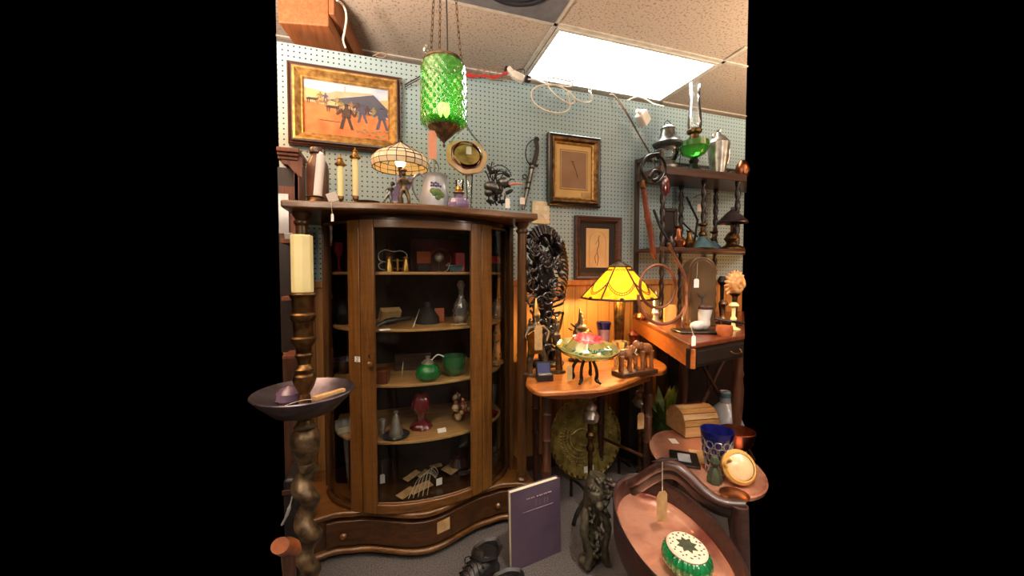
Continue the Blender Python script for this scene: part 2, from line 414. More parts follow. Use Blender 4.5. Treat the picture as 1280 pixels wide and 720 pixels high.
# ================================================================== THE SETTING
WY = 2.13; WTOP = 2.335; CEIL = 2.64
XL = Xa(352, WY); XR = Xa(928, WY)
kL = Xa(352, 1.0); kR = Xa(928, 1.0)      # the stretch of shop the photograph takes in
def sector(z0, z1, near, far, side):
    # floor / ceiling plan: the visible sector ahead, the full width of the shop closer in and behind
    yl = lambda x: x
    d = near
    def edge(k, Z):      # point on the sight line x = k*y at forward depth Z
        y = Z/(cy+k*sy); return (k*y, y)
    A = edge(kL, d); B = edge(kR, d)
    fl = (A[0]-cy*side, A[1]+sy*side); fr = (B[0]+cy*side, B[1]-sy*side)
    return [A, (kL*far, far), (kR*far, far), B, fr, (fr[0], -2.6), (fl[0], -2.6), fl]
struct(MB().prism(sector(0, 0, 1.40, WY+.03, 1.5), -.05, 0).build('floor', 'carpet', smooth=False))
struct(MB().prism(sector(0, 0, 1.85, 3.4, 1.5), CEIL, CEIL+.03).build('ceiling', 'ceiling_tile', smooth=False))
struct(MB().b2((XL, WY, 1.17), (XR, WY+.03, WTOP)).build('wall_back', 'pegboard', smooth=False))
struct(MB().b2((XL, WY, 0), (XR, WY+.03, 1.17)).build('wall_back_wainscot', 'wainscot_planks', smooth=False))
struct(MB().b2((XL, WY-.018, 1.135), (XR, WY, 1.17)).build('trim_1', 'wainscot', smooth=False, bevel=.004))
struct(MB().b2((XL, WY-.012, 0), (XR, WY, .09)).build('baseboard_back', 'walnut_x', smooth=False, bevel=.004))
# the shop behind the photographer, seen only as light and reflections
struct(MB().b2((-1.75, -2.6, 0), (3.6, -2.55, CEIL)).build('wall_front', 'room_paint', smooth=False))
struct(MB().b2((-1.80, -2.6, 0), (-1.75, .9, CEIL)).build('wall_left', 'room_paint', smooth=False))
struct(MB().b2((3.6, -2.6, 0), (3.65, .9, CEIL)).build('wall_right', 'room_paint', smooth=False))
# ceiling grid
def tbar_x(y, x0, x1): return (x0, y-.012, CEIL-.008), (x1, y+.012, CEIL)
g = MB()
for y in (2.02, 2.64, 1.41):
    g.b2(*tbar_x(y, max(kL*y, -9), kR*y if y > 1.5 else 1.2))
for x, y0, y1 in ((.92, 1.41, 3.3), (2.155, 1.85, 3.3), (-.30, 1.41, 2.02)):
    if x < 0: y0 = y1 = 0; continue
    g.b2((x-.012, y0, CEIL-.008), (x+.012, y1, CEIL))
struct(g.build('trim_2', 'tbar', smooth=False))
def troffer(x0, x1, y0, y1, label, dm):
    t = thing('ceiling_light', label, 'ceiling light', ((x0+x1)/2, (y0+y1)/2, CEIL-.02))
    f = MB(); w = .024; z0, z1 = CEIL-.014, CEIL-.001
    for a, b in (((x0, y0), (x1, y0+w)), ((x0, y1-w), (x1, y1)), ((x0, y0+w), (x0+w, y1-w)), ((x1-w, y0+w), (x1, y1-w))):
        f.b2((a[0], a[1], z0), (b[0], b[1], z1))
    f.build('frame', 'tbar', t, smooth=False, bevel=.003)
    MB().b2((x0+w, y0+w, CEIL-.008), (x1-w, y1-w, CEIL-.002)).build('diffuser', dm, t, smooth=False)
troffer(.94, 2.14, 2.035, 2.625, 'large white fluorescent light panel glowing in the ceiling grid above the wall', 'diffuser')
for i, (x, y) in enumerate(((-.9, -.6), (1.5, -.6), (.3, -1.9))):  # unseen panels added to give fill light from behind
    troffer(x, x+1.2, y, y+.6, ['fluorescent light panel over the left side of the aisle behind the camera', 'fluorescent light panel over the right side of the aisle behind the camera', 'fluorescent light panel furthest back behind the camera'][i], 'diffuser_back')
# round grille in a grey tile
t = thing('ceiling_vent', 'round dark grille set in a grey ceiling tile beside the light panel', 'ceiling vent', (.6, 1.72, CEIL-.02))
MB().b2((.30, 1.425, CEIL-.012), (.905, 2.005, CEIL-.002)).build('panel', 'vent_grey', t, smooth=False)
v = MB(); c = (.61, 1.74, CEIL-.012)
v.lathe([(0, -.012), (.05, -.014), (.19, -.008), (.215, 0)], c, 40)
for r in (.05, .08, .11, .14, .17): v.lathe([(r, -.02), (r+.006, -.02), (r+.006, -.008), (r, -.008), (r, -.02)], c, 40)
v.build('grille', 'vent_dark', t)
# timber beam crossing above the partition
bt = thing('ceiling_beam', 'heavy orange-brown timber beam under the ceiling at the upper left', 'beam', (-.2, 2.4, 2.5))
d = (atz(450, 67, CEIL)-atz(417, 0, CEIL)); d.z = 0; d.normalize(); nrm = Vector((-d.y, d.x, 0)) 
P0 = atz(417, 0, CEIL)-d*.08; P1 = P0+d*1.1; wdt = .24
bm_ = MB(); Z0 = 2.455
vs = [P0, P1, P1+nrm*wdt, P0+nrm*wdt]
bm_.prism([(p.x, p.y) for p in vs], Z0, CEIL); bm_.build('timber', 'beam_wood', bt, smooth=False, bevel=.006)
e = MB(); e.prism([(p.x, p.y) for p in (P0-nrm*.028, P1-nrm*.028, P1-nrm*.001, P0-nrm*.001)], Z0+.06, CEIL-.001)
e.build('edge_board', 'beam_wood', bt, smooth=False, bevel=.004)

# ================================================================== CHINA CABINET
CX = .135
cab = thing('china_cabinet', 'tall bow-front oak china cabinet with curved glass and four shelves of curios', 'cabinet', (CX, 1.85, 0))
def sm(t): return t*t*(3-2*t)
def base_front(x, k=0):
    d = abs(x-CX)
    if d < .30: y = 1.585+.10*sm(d/.30)*1.0
    elif d < .42: y = 1.685+.012*math.sin((d-.30)/.12*PI)
    else: y = 1.685-.035*sm((d-.42)/.09)
    return y+k
def garc(x, ins=0):
    d = min(.999, abs(x-CX)/((.412 if x < CX else .442)-ins)); return 1.93-(.315-ins)*math.sqrt(1-d*d)
NX = 48
def fr(x0, x1, f, n=NX): return [(x0+(x1-x0)*i/n, f(x0+(x1-x0)*i/n)) for i in range(n+1)]
x0, x1 = CX-.51, CX+.51
back = [(x1, 2.10), (x0, 2.10)]
MB().prism(fr(x0, x1, lambda x: base_front(x, .012))+back, .045, .178).build('base', 'dark_oak', cab, bevel=.003)
MB().prism(fr(x0-.01, x1+.01, lambda x: base_front(x, -.006))+back, .178, .202).build('base_ledge', 'oak_flat', cab, bevel=.006)
MB().prism(fr(x0-.012, x1+.012, lambda x: base_front(x, -.012))+back, .025, .048).build('base_molding', 'oak_flat', cab, bevel=.008)
for sx in (-1, 1):
    MB().b2((CX+sx*.44-.04, 1.70, 0), (CX+sx*.44+.04, 1.77, .03)).build('foot', 'dark_oak', cab, bevel=.005)
    MB().b2((CX+sx*.44-.04, 2.0, 0), (CX+sx*.44+.04, 2.08, .03)).build('foot', 'dark_oak', cab, bevel=.005)
dw = MB().wallcurve(fr(CX-.40, CX+.40, lambda x: base_front(x, .004)), -.012, .062, .165).build('drawer', 'dark_oak', cab, bevel=.002)
for px, py in ((424, 683), (622, 624)):
    Y = 1.685; X = Xa(px, Y)
    MB().lathe([(.006, 0), (.006, .012), (.013, .016), (.014, .022), (.008, .028), (0, .029)], (X, base_front(X, .004), .105), 16, RX(90)).build('knob', 'oak', dw)
X = Xa(552, 1.60); MB().box((X, base_front(X)-.0105, .125), (.060, .002, .050), RZ(math.degrees(math.atan2(base_front(X+.01)-base_front(X-.01), .02)))).build('price_label', 'kraft', dw, smooth=False, label='small cream paper price label')
# top board
def top_front(x):
    d = min(1, abs(x-CX)/.48); return 1.52+.065*sm(d)
MB().prism(fr(CX-.515, CX+.505, top_front)+[(CX+.505, 2.11), (CX-.515, 2.11)], 1.448, 1.478).build('top_board', 'oak_flat', cab, bevel=.007)
MB().prism(fr(CX-.41, CX+.44, lambda x: garc(x)-.012)+[(CX+.44, 2.10), (CX-.41, 2.10)], 1.426, 1.448).build('frieze', 'dark_oak', cab, bevel=.003)
MB().b2((CX-.40, 2.04, 1.478), (CX+.50, 2.07, 1.498)).build('back_rail', 'dark_oak', cab, bevel=.003)
# columns, turned
for sx in (-1, 1):
    X = CX+sx*.468; Y = 1.70
    MB().lathe([(.030, .202), (.030, .212), (.020, .222), (.029, .232), (.029, .240), (.0225, .250), (.0235, .5), (.0235, .9), (.022, 1.395), (.030, 1.405), (.030, 1.413), (.022, 1.42), (.034, 1.438), (.034, 1.448)], (X, Y, 0), 24).build('column', 'dark_oak_v', cab)
    MB().b2((CX+(.448 if sx > 0 else -.424)-.010, 1.93 if sx < 0 else 1.80, .202), (CX+(.448 if sx > 0 else -.424)+.010, 2.10, 1.448)).build('side_panel', 'dark_oak_v', cab, smooth=False, bevel=.002)
MB().b2((CX-.414, 2.085, .20), (CX+.438, 2.10, 1.448)).build('back_panel', 'cabinet_back', cab, smooth=False)
# curved sashes: rail strips and panes along the bow
def strip(xa, xb, za, zb, m, name, par, th=.018, ins=0, n=20, off=0):
    return MB().wallcurve([(x, garc(x, ins)-off) for x in [xa+(xb-xa)*i/n for i in range(n+1)]], -th, za, zb).build(name, m, par, bevel=.0025)
XLs0, XLs1 = Xa(437, 1.66), Xa(452, 1.63)
XDg0, XDg1 = Xa(469, 1.62), Xa(586, 1.66)
XRs0, XRs1 = Xa(598, 1.68), Xa(611, 1.70)
ZB, ZT = .205, 1.426
strip(XLs0, XLs1-.002, ZB, ZT, 'oak', 'stile', cab, off=.004)
strip(XRs0+.002, XRs1, ZB, ZT, 'oak', 'stile', cab, off=.004)
door = thing('door', '', '', (0, 0, 0)); del door['label']; del door['category']
door.parent = cab; door.location = (0, 0, 0)
strip(XLs1, XDg0, ZB, ZT, 'oak', 'door_stile', door, off=.006)
strip(XDg1, XRs0, ZB, ZT, 'oak', 'door_stile', door, off=.006)
strip(XDg0, XDg1, ZT-.034, ZT, 'oak_flat', 'door_rail', door, off=.006)
strip(XDg0, XDg1, ZB, ZB+.038, 'oak_flat', 'door_rail', door, off=.006)
strip(XDg0, XDg1, ZB+.038, ZB+.043, 'oak_flat', 'bead', door, th=.006, off=.008)
strip(XDg0, XDg1, ZB+.038, ZT-.034, 'clear_pane', 'door_glass', door, th=.003, off=0)
X = (XLs1+XDg0)/2; yk = garc(X)-.0245
MB().lathe([(.006, 0), (.005, .010), (.012, .014), (.013, .020), (.008, .026), (0, .027)], (X, yk, .835), 16, RX(90)).build('door_knob', 'oak', door)
kh = MB(); kh.lathe([(.008, 0), (.008, .002), (0, .0022)], (X, yk, .866), 16, RX(90), sxy=(.8, 1.4)); kh.mat(1); kh.lathe([(.0028, .0023), (0, .003)], (X, yk, .868), 12, RX(90)); kh.box((X, yk-.003, .863), (.002, .001, .008)); kh.build('keyhole_plate', ['old_brass', 'plastic_black'], door)
# side sashes
for a, b in ((CX-.405, XLs0), (XRs1, CX+.435)):
    strip(a, b, ZB+.014, ZT-.01, 'clear_pane', 'side_glass', cab, th=.003, n=30)
    strip(a, b, ZB, ZB+.016, 'dark_oak', 'side_rail', cab, th=.016, n=30, off=.003)
    strip(a, b, ZT-.012, ZT, 'dark_oak', 'side_rail', cab, th=.016, n=30, off=.003)
    xs = a if a < CX else b
    MB().b2((xs-.010, 1.855, ZB), (xs+.010, 1.93, ZT)).build('side_stile', 'dark_oak_v', cab, bevel=.003)
def inside(z, m, name):
    xs0, xs1 = CX-.386, CX+.412
    return MB().prism(fr(xs0, xs1, lambda x: garc(x, .022)+.004)+[(xs1, 2.083), (xs0, 2.083)], z-.012, z).build(name, m, cab, bevel=.002)
SZ = [1.213, .97, .733, .488]
for z in SZ: inside(z, 'shelf_wood', 'shelf')
inside(.218, 'dark_oak', 'cabinet_floor')
# the small numbered tag on the stile
X = (XLs0+XLs1)/2; Y = garc(X)-.0270
tg = MB(); R = RZ(math.degrees(math.atan2(garc(X+.01)-garc(X-.01), .02)))
tg.box((X+.001, Y-.001, .852), (.026, .0015, .022), R)
t_o = tg.build('number_tag', 'paper', cab, smooth=False, label='small white square tag marked 2')
Rm = Matrix.Translation((X+.001, Y-.0024, .852)) @ R.to_4x4()
MB(Rm).tube(spline([(-.005, 0, .004), (-.002, 0, .0075), (.003, 0, .007), (.0045, 0, .003), (0, 0, -.002), (-.005, 0, -.007), (.006, 0, -.007)], 4), .0011, 6).build('digit', 'plastic_black', t_o)
TOP = 1.478
# ================================================================== PICTURES AND THINGS ON THE WALL
def paper_tag(name, label, top, bot, w, m='paper', group=None, hole=True, yoff=0):
    # a tag hanging on a string: top = where it is tied, bot = centre of the card
    top = Vector(top); bot = Vector(bot); t = thing(name, label, 'price tag', tuple(top), group)
    h = w[1]
    MB().tube([top, (top*.5+bot*.5)+Vector((0, -.001, 0)), bot+Vector((0, 0, h/2))], .0008, 5).build('string', 'string', t)
    c = MB(); ww, hh = w[0]/2, h/2
    c.prism([(-ww, -hh), (ww, -hh), (ww, hh*.75), (ww*.55, hh), (-ww*.55, hh), (-ww, hh*.75)], -.0006, .0006, RX(90), bot)
    c.build('card', m, t, smooth=False); return t
def frame_pts(xa, xb, za, zb, w): return [(xa+w, za+w), (xb-w, za+w), (xb-w, zb-w), (xa+w, zb-w)]
def frame_mesh(xa, xb, za, zb, steps, Y):
    # mitred moulding: steps = [(inset, depth off the wall)], first the outer back edge
    b = MB(); L = [[(x, Y-d, z) for x, z in frame_pts(xa, xb, za, zb, w)] for w, d in steps]
    vs = [p for ring in L for p in ring]; fs = []
    for i in range(len(L)-1):
        for k in range(4): q = (k+1) % 4; fs.append((i*4+k, i*4+q, (i+1)*4+q, (i+1)*4+k))
    return b.add(vs, fs)
YW = WY-.001
# --- big oil painting
xa, xb, za, zb = -.463, .068, 1.840, 2.238
t = thing('framed_painting', 'large gold-framed painting of riders and horses on orange ground', 'painting', ((xa+xb)/2, YW, (za+zb)/2))
f = frame_mesh(xa, xb, za, zb, [(0, 0), (0, .03), (.006, .036), (.014, .030), (.018, .042), (.024, .042)], YW); f.build('outer_frame', 'walnut_x', t, smooth=False)
frame_mesh(xa, xb, za, zb, [(.022, .03), (.024, .045), (.034, .047), (.045, .036), (.058, .024), (.064, .026), (.068, .012), (.068, .008)], YW).build('gold_molding', 'gold_frame', t, smooth=False)
cx0, cx1, cz0, cz1 = xa+.066, xb-.066, za+.066, zb-.066; cw, chh = cx1-cx0, cz1-cz0
cv = MB(); YC = YW-.010
def U(u, v, k=0): return (cx0+u*cw, YC-.0004*k, cz0+v*chh)
def poly(pts, k, mi): cv.mat(mi); cv.add([U(a, b, k) for a, b in pts], [tuple(range(len(pts)))])
poly([(0, 0), (1, 0), (1, 1), (0, 1)], 0, 0)
poly([(0, 0), (1, 0), (1, .42), (.7, .5), (.35, .55), (0, .66)], 1, 1)
poly([(0, .60), (.35, .55), (.75, .52), (1, .5), (1, .80), (.75, .72), (.3, .78), (.15, .82), (0, .84)], 1.3, 2)
poly([(.28, .66), (.98, .46), (1.0, .60), (.82, .86), (.42, .72)], 2, 3)           # dark hipped roof
poly([(.28, .66), (.42, .74), (.82, .86), (.80, .88), (.36, .84), (.22, .74)], 2.3, 4)
poly([(.47, .84), (.475, .84), (.478, .95), (.473, .95)], 2.5, 5)
rr = random.Random(3)
def figure(u, v, s, mi, k):      # a small standing man, legs apart
    for p in ([(-.30, 0), (-.16, 0), (-.02, .5), (-.16, .5)], [(.30, 0), (.18, 0), (0, .5), (.14, .5)], [(-.2, .48), (.18, .48), (.2, .85), (-.18, .85)], [(-.2, .85), (-.45, .6), (-.36, .55), (-.15, .72)], [(.2, .85), (.4, .58), (.32, .52), (.15, .7)], [(-.08, .85), (.08, .85), (.08, 1), (-.08, 1)], [(-.16, .97), (.16, .97), (.1, 1.05), (-.1, 1.05)]):
        poly([(u+a*s*.62, v+b*s) for a, b in p], k, mi)
def horse(u, v, s, mi, k):
    poly([(u-.5*s, v+.55*s), (u-.3*s, v+.72*s), (u+.35*s, v+.72*s), (u+.5*s, v+.98*s), (u+.72*s, v+.85*s), (u+.52*s, v+.70*s), (u+.42*s, v+.42*s), (u-.4*s, v+.42*s)], k, mi)
    for a in (-.42, -.28, .24, .36): poly([(u+a*s, v+.45*s), (u+(a+.1)*s, v+.45*s), (u+(a+.07)*s, v), (u+(a+.02)*s, v)], k, mi)
for i, (u, v, s, mi) in enumerate(((.10, .56, .15, 5), (.20, .53, .15, 6), (.33, .44, .17, 5), (.57, .40, .17, 6), (.66, .40, .15, 8), (.76, .38, .17, 6), (.86, .40, .14, 8))): horse(u, v, s, mi, 3+i*.2)
for i, (u, v, s, mi) in enumerate(((.19, .62, .16, 8), (.25, .62, .15, 7), (.38, .57, .15, 8), (.63, .42, .24, 5), (.68, .30, .34, 7), (.74, .46, .17, 5), (.82, .45, .16, 8), (.92, .20, .42, 7), (.49, .14, .46, 5), (.43, .50, .17, 8), (.55, .52, .15, 6))): figure(u, v, s, mi, 5+i*.2)
poly([(.15, .28), (.42, .27), (.42, .26), (.2, .265)], 4, 5)
for i in range(26):
    u, v = .6+rr.random()*.4, rr.random()*.16*1.0; s = .02+rr.random()*.03; poly([(u, v), (min(1, u+s), v+.004), (min(1, u+s*.6), v+.03), (max(.5, u-s*.3), v+.02)], 4+i*.02, 8)
cv.build('canvas', ['canvas_sky', 'canvas_ground', 'canvas_pale', 'canvas_roof', 'canvas_roof_light', 'canvas_dark', 'canvas_mid', 'canvas_blue', 'canvas_scrub'], t, smooth=False)
# --- upper matted picture
xa, xb, za, zb = .912, 1.270, 1.622, 2.057
t = thing('framed_drawing', 'black and gold framed drawing with tan mat and small brown sketch, upper one', 'picture', ((xa+xb)/2, YW, (za+zb)/2))
frame_mesh(xa, xb, za, zb, [(0, 0), (0, .028), (.008, .034), (.016, .028), (.022, .030)], YW).build('outer_frame', 'black_frame', t, smooth=False)
frame_mesh(xa, xb, za, zb, [(.020, .026), (.024, .038), (.036, .034), (.046, .022)], YW).build('bronze_molding', 'old_brass', t, smooth=False)
frame_mesh(xa, xb, za, zb, [(.046, .022), (.050, .024), (.056, .020), (.058, .008)], YW).build('gold_molding', 'gold_frame', t, smooth=False)
MB().b2((xa+.055, YW-.008, za+.055), (xb-.055, YW-.004, zb-.055)).build('mat_board', 'gold_mat', t, smooth=False)
m_ = MB(); X0, X1, Z0_, Z1_ = xa+.095, xb-.093, za+.115, zb-.098
frame_mesh(X0-.010, X1+.010, Z0_-.010, Z1_+.010, [(0, .009), (.003, .0095)], YW).build('mat_line', 'ink', t, smooth=False)
MB().b2((X0-.004, YW-.0095, Z0_-.004), (X1+.004, YW-.008, Z1_+.004)).build('mat_bevel', 'print_cream', t, smooth=False)
MB().b2((X0, YW-.011, Z0_), (X1, YW-.009, Z1_)).build('sketch_sheet', 'print_brown', t, smooth=False)
sk = MB(); xm, zm = (X0+X1)/2, (Z0_+Z1_)/2
sk.tube(spline([(xm-.022, YW-.0115, zm+.052), (xm-.006, YW-.0115, zm+.050), (xm+.008, YW-.0115, zm+.057)], 5), [.004]*2+[.006]*6+[.003]*3, 6, flat=.2)
sk.tube(spline([(xm-.012, YW-.0115, zm+.045), (xm+.006, YW-.0115, zm+.01), (xm+.018, YW-.0115, zm-.022), (xm+.027, YW-.0115, zm-.05)], 5), [.0035]*6+[.0025]*5+[.0038]*3+[.001]*2, 6, flat=.2)
sk.build('sketch', 'ink', t)
MB().b2((xb-.125, YW-.012, za+.062), (xb-.065, YW-.009, za+.092)).build('price_label', 'kraft', t, smooth=False, label='small cream price label')
# --- lower matted picture
xa, xb, za, zb = 1.098, 1.432, 1.172, 1.570
t = thing('framed_drawing', 'brown wooden framed figure sketch with black mat, lower one behind the lamp', 'picture', ((xa+xb)/2, YW, (za+zb)/2))
frame_mesh(xa, xb, za, zb, [(0, 0), (0, .026), (.008, .03), (.020, .026), (.024, .032), (.030, .028), (.040, .014), (.042, .006)], YW).build('outer_frame', 'mahogany', t, smooth=False)
MB().b2((xa+.04, YW-.008, za+.04), (xb-.04, YW-.004, zb-.04)).build('mat_board', 'mat_black', t, smooth=False)
X0, X1, Z0_, Z1_ = xa+.083, xb-.088, za+.075, zb-.075
MB().b2((X0, YW-.0105, Z0_), (X1, YW-.008, Z1_)).build('sketch_sheet', 'print_cream', t, smooth=False)
sk = MB(); xm = (X0+X1)/2; w_ = (X1-X0)/2*.72; yk = YW-.0112
sk.tube([(xm-w_, yk, Z0_+.01), (xm-w_, yk, Z1_-w_-.02)]+arc((xm, yk, Z1_-w_-.02), w_, 180, 0, 14)+[(xm+w_, yk, Z0_+.01)], .0016, 5, flat=.3)
sk.mat(1)
for pts, r in (([(xm+.015, yk, Z1_-.045), (xm+.004, yk, Z1_-.06), (xm+.008, yk, Z1_-.10), (xm-.004, yk, Z1_-.14), (xm+.004, yk, Z1_-.19), (xm-.004, yk, Z1_-.235)], .004), ([(xm+.004, yk, Z1_-.07), (xm-.016, yk, Z1_-.10)], .003), ([(xm, yk, Z1_-.15), (xm-.02, yk, Z1_-.18), (xm-.012, yk, Z1_-.22)], .003)):
    sk.tube(spline(pts, 4), r, 6, flat=.25)
sk.build('sketch', ['ink_light', 'ink'], t)
# --- sabre hanging from a peg
Y = WY-.03
t = thing('hanging_sabre', 'dark sabre in a metal scabbard hanging hilt up on the pegboard', 'sword', tuple(at(666, 180, Y)))
P = lambda x, y, dy=0: at(x, y, Y+dy)
MB().tube(spline([P(670, 175), P(671.5, 185), P(670, 195), P(667, 206)], 4), [.013]*6+[.014]*7, 10).build('grip', 'leather_black', t)
MB().tube(spline([P(671, 174), P(664, 176), P(658.5, 183), P(657, 193), P(660, 203), P(667, 207)], 5), .0055, 8, flat=.5).build('hand_guard', 'dark_iron', t)
MB().sph(P(671, 174.5), .016, 12).build('pommel', 'dark_iron', t); MB().box(P(667, 206), (.055, .02, .012), RY(12)).build('cross_guard', 'dark_iron', t, bevel=.002)
sc_ = MB(); sc_.tube([P(665, 208), P(661, 228), P(657, 246), P(653.5, 262)], [.024, .022, .019, .015], 12, flat=.6); sc_.build('scabbard', 'steel', t)
g = MB()
for (x, y) in ((664.4, 211), (660.5, 229), (659, 236)): g.tube([P(x, y-1.2), P(x-.2, y+1.2)], .0245, 12, flat=.62)
g.build('band', 'dark_iron', t)
MB().tube(arc(P(656, 221), .013, 0, 360, 14)[:-1], .003, 6, closed=True).build('ring', 'dark_iron', t)
MB().tube([P(669, 172, .028), P(669, 172, -.01), P(669, 170, -.012)], .003, 6).build('peg_hook', 'steel', t)
paper_tag('string_tag', 'small white price tag dangling beside the hanging sabre', P(655, 228, -.03), P(653, 251, -.03), (.030, .040))
# --- outlet plate behind the cabinet corner
Xo, Zo = Xa(675, WY), at(675, 266, WY).z
t = thing('power_outlet', 'cream power outlet plate on the pegboard right of the china cabinet', 'outlet', (Xo, YW, Zo))
MB().box((Xo, YW-.006, Zo), (.115, .012, .135)).build('plate', 'cream_plate', t, bevel=.004)
for dx in (-.027, .027): 
    for dz in (-.025, .025): MB().b2((Xo+dx-.012, YW-.014, Zo+dz-.014), (Xo+dx+.012, YW-.011, Zo+dz+.014)).build('socket', 'plastic_white', t, bevel=.002)
MB().tube(spline([at(676, 268, WY-.02), at(682, 276, WY-.05), at(678, 292, WY-.04), at(668, 300, WY-.03)], 6), .003, 6).build('plugged_cord', 'cord_white', t)
# --- transformer box on its cord
Y = WY-.05
t = thing('transformer_plug', 'white plastic transformer cube taped to a cord high on the wall', 'plug', tuple(at(803, 148, Y)))
c = at(803.5, 147.5, Y); Rb = RY(32) @ RZ(25)
MB().box(c, (.085, .06, .065), Rb).build('body', 'plastic_white', t, bevel=.006)
MB().tube([c+Rb @ Vector((-.042, 0, 0)), c+Rb @ Vector((-.075, .004, -.012))], .012, 8).build('cable_collar', 'plastic_white', t)
cd = MB().tube(spline([at(762, 118, WY+.01), at(768, 120, WY-.02), at(782, 140, Y), at(797, 166, Y), at(812, 192, Y), at(818, 205, Y)], 6), .0045, 7)
cd.mat(1); cd.tube(spline([at(764, 119, WY+.006), at(771, 122, WY-.025), at(785, 143, Y-.006), at(799, 168, Y-.006), at(813, 192, Y-.006)], 6), .0025, 6)
tag(cd.build('slanting_cable', ['cord_tan', 'cord_dark']), 'tan twin cable slanting down the pegboard past the transformer cube', 'cable')
# --- coiled white cord
Yc = WY-.045; q = lambda x, y, d=0: at(x, y, Yc+d)
pts = [q(660, 99), q(670, 100), q(683, 104.5, .06), q(697, 107), q(707, 112), q(715, 119), q(718, 126), q(714, 130), q(706, 127), q(694, 119), q(686, 109), q(683, 101), q(687, 97), q(700, 99), q(712, 102), q(716, 106), q(712, 108), q(704, 107), q(690, 106), q(675, 107), q(666, 112), q(664, 120), q(668, 129), q(679, 137), q(694, 141), q(706, 140), q(712, 134), q(711, 124), q(709, 116)]
coil_ = spline(pts, 5)
pts = [q(703, 109, .02), q(713, 117), q(722, 125), q(731, 128), q(739, 126), q(739, 117), q(736, 113, .05)]
pts2 = [q(736, 115, .06), q(739, 112, .06), q(734, 97, .02), q(724, 99), q(712, 101)]
tag(MB().tube(coil_, .0048, 7).tube(spline(pts, 5), .004, 7).tube(spline(pts2, 5), .004, 7).build('coiled_cable', 'cord_white'), 'white cable hanging in loose loops below the glowing light panel', 'cable')
# --- red extension cord with bundled plugs on top of the partition
Yr = WY-.025; q = lambda x, y, d=0: at(x, y, Yr+d)
t = thing('red_extension_cord', 'red cord bundle with plugs tied on the partition edge right of green lantern', 'cord', tuple(q(620, 95)))
b = MB()
for k in range(3): b.tube(spline([q(578, 90+k*2.2), q(592, 93.5+k*1.4), q(606, 96-k*1.2), q(618, 95+k*1.6), q(634, 93-k*2.2)], 6), .0045, 7)
b.build('red_strands', 'cord_red', t)
b = MB()
b.tube(spline([q(590, 92), q(602, 86), q(608, 94), q(616, 86), q(622, 92), q(612, 99), q(604, 90), q(618, 84), q(632, 86)], 5), .003, 6)
b.tube(spline([q(600, 95), q(612, 98), q(624, 100), q(634, 98), q(642, 96)], 5), .003, 6); b.build('grey_strands', 'cord_tan', t)
b = MB(); b.box(q(647, 96), (.075, .04, .04), RY(18)); b.box(q(638, 89), (.05, .03, .03), RY(45)); b.build('plug_heads', 'plastic_white', t, bevel=.008)
b = MB(); b.box(q(660, 99), (.035, .034, .034), RY(8)); b.box(q(632.5, 86), (.018, .022, .03), RY(20)); b.build('plug_caps', 'plastic_black', t, bevel=.008)
MB().tube(spline([q(641, 94), q(646, 88), q(655, 87), q(656, 94)], 6), .003, 6).build('loop', 'cord_dark', t)
tag(MB().tube(spline([at(506, 106, WY-.012), at(513, 102, WY-.02), at(524, 96, WY-.05), at(532, 90, WY-.06)], 5), .0035, 6).tube(spline([at(506, 109, WY-.012), at(516, 103, WY-.03), at(530, 96, WY-.06)], 5), .0028, 6).build('dark_cable', 'cord_dark'), 'dark cord running from the gold painting towards the green lantern', 'cord')
tag(MB().tube(spline([at(421, 0, 1.95), at(430, 8, 2.02), at(433, 22, 2.05), at(431, 38, 2.08), at(429, 50, 2.1), at(432, 60, 2.12)], 6), .005, 7).build('beam_cable', 'cord_white'), 'pale cord dangling down the side of the ceiling beam', 'cord')
tag(MB().tube(spline([at(466, 70, WY), at(476, 66, WY-.02), at(484, 68, WY-.02), at(478, 72, WY-.02), at(470, 70, WY-.02), at(480, 73, WY)], 6), .003, 6).build('wire_scrap', 'cord_tan'), 'small curl of wire on the partition edge above the painting', 'wire')
tag(MB().tube(spline([at(783, 126, WY+.012), at(795, 121, WY), at(805, 123, WY), at(818, 130, WY+.02), at(830, 133, WY+.02)], 6), .004, 6).build('top_wire', 'cord_white'), 'pale wire lying along the partition top below the light panel corner', 'wire')

# ================================================================== GREEN HANGING LANTERN
Y = 1.62; k = mpp(556, Y); X = Xa(556, Y); zb_ = at(556, 160, Y).z; zt = at(556, 81, Y).z
t = thing('hanging_lantern', 'green quilted glass hanging lantern with pierced brass base on chains', 'hanging lamp', (X, Y, zb_))
def quilt(a, z):
    u = (z-zb_)/(.021); return 1+.028*abs(math.sin(a*9+u*PI*.5))*1+.028*abs(math.sin(a*9-u*PI*.5))
hh = zt-zb_
prof = [(19*k, .0), (25*k, .006), (28*k, .02)]+[(28.5*k-(1.6*k*((i/40)**3)), .02+(hh-.03)*i/40) for i in range(41)]+[(25*k, hh-.003)]
pr = [(r*.955, zb_+z) for r, z in prof]
MB().nocap().lathe(pr, (X, Y, 0), 120, fn=quilt).build('glass_shade', 'green_hang', t, angle=80)
b = MB().nocap(); rr_ = 23.5*k
b.lathe([(rr_, 0), (rr_+.004, .004), (rr_+.002, .012), (rr_-.004, .014), (rr_-.006, .006), (rr_, 0)], (X, Y, zt), 40); b.build('top_ring', 'bronze', t)
b = MB(); R0 = 19.5*k
vs = []; n = 36
b.lathe([(.0, -.085), (.003, -.08), (.006, -.072), (.002, -.066), (.008, -.058), (.02, -.045), (R0*.55, -.03), (R0*.8, -.012), (R0, .0), (R0*1.03, .012), (R0*1.0, .016), (R0*.95, .010), (0, .008)], (X, Y, zb_), 40)
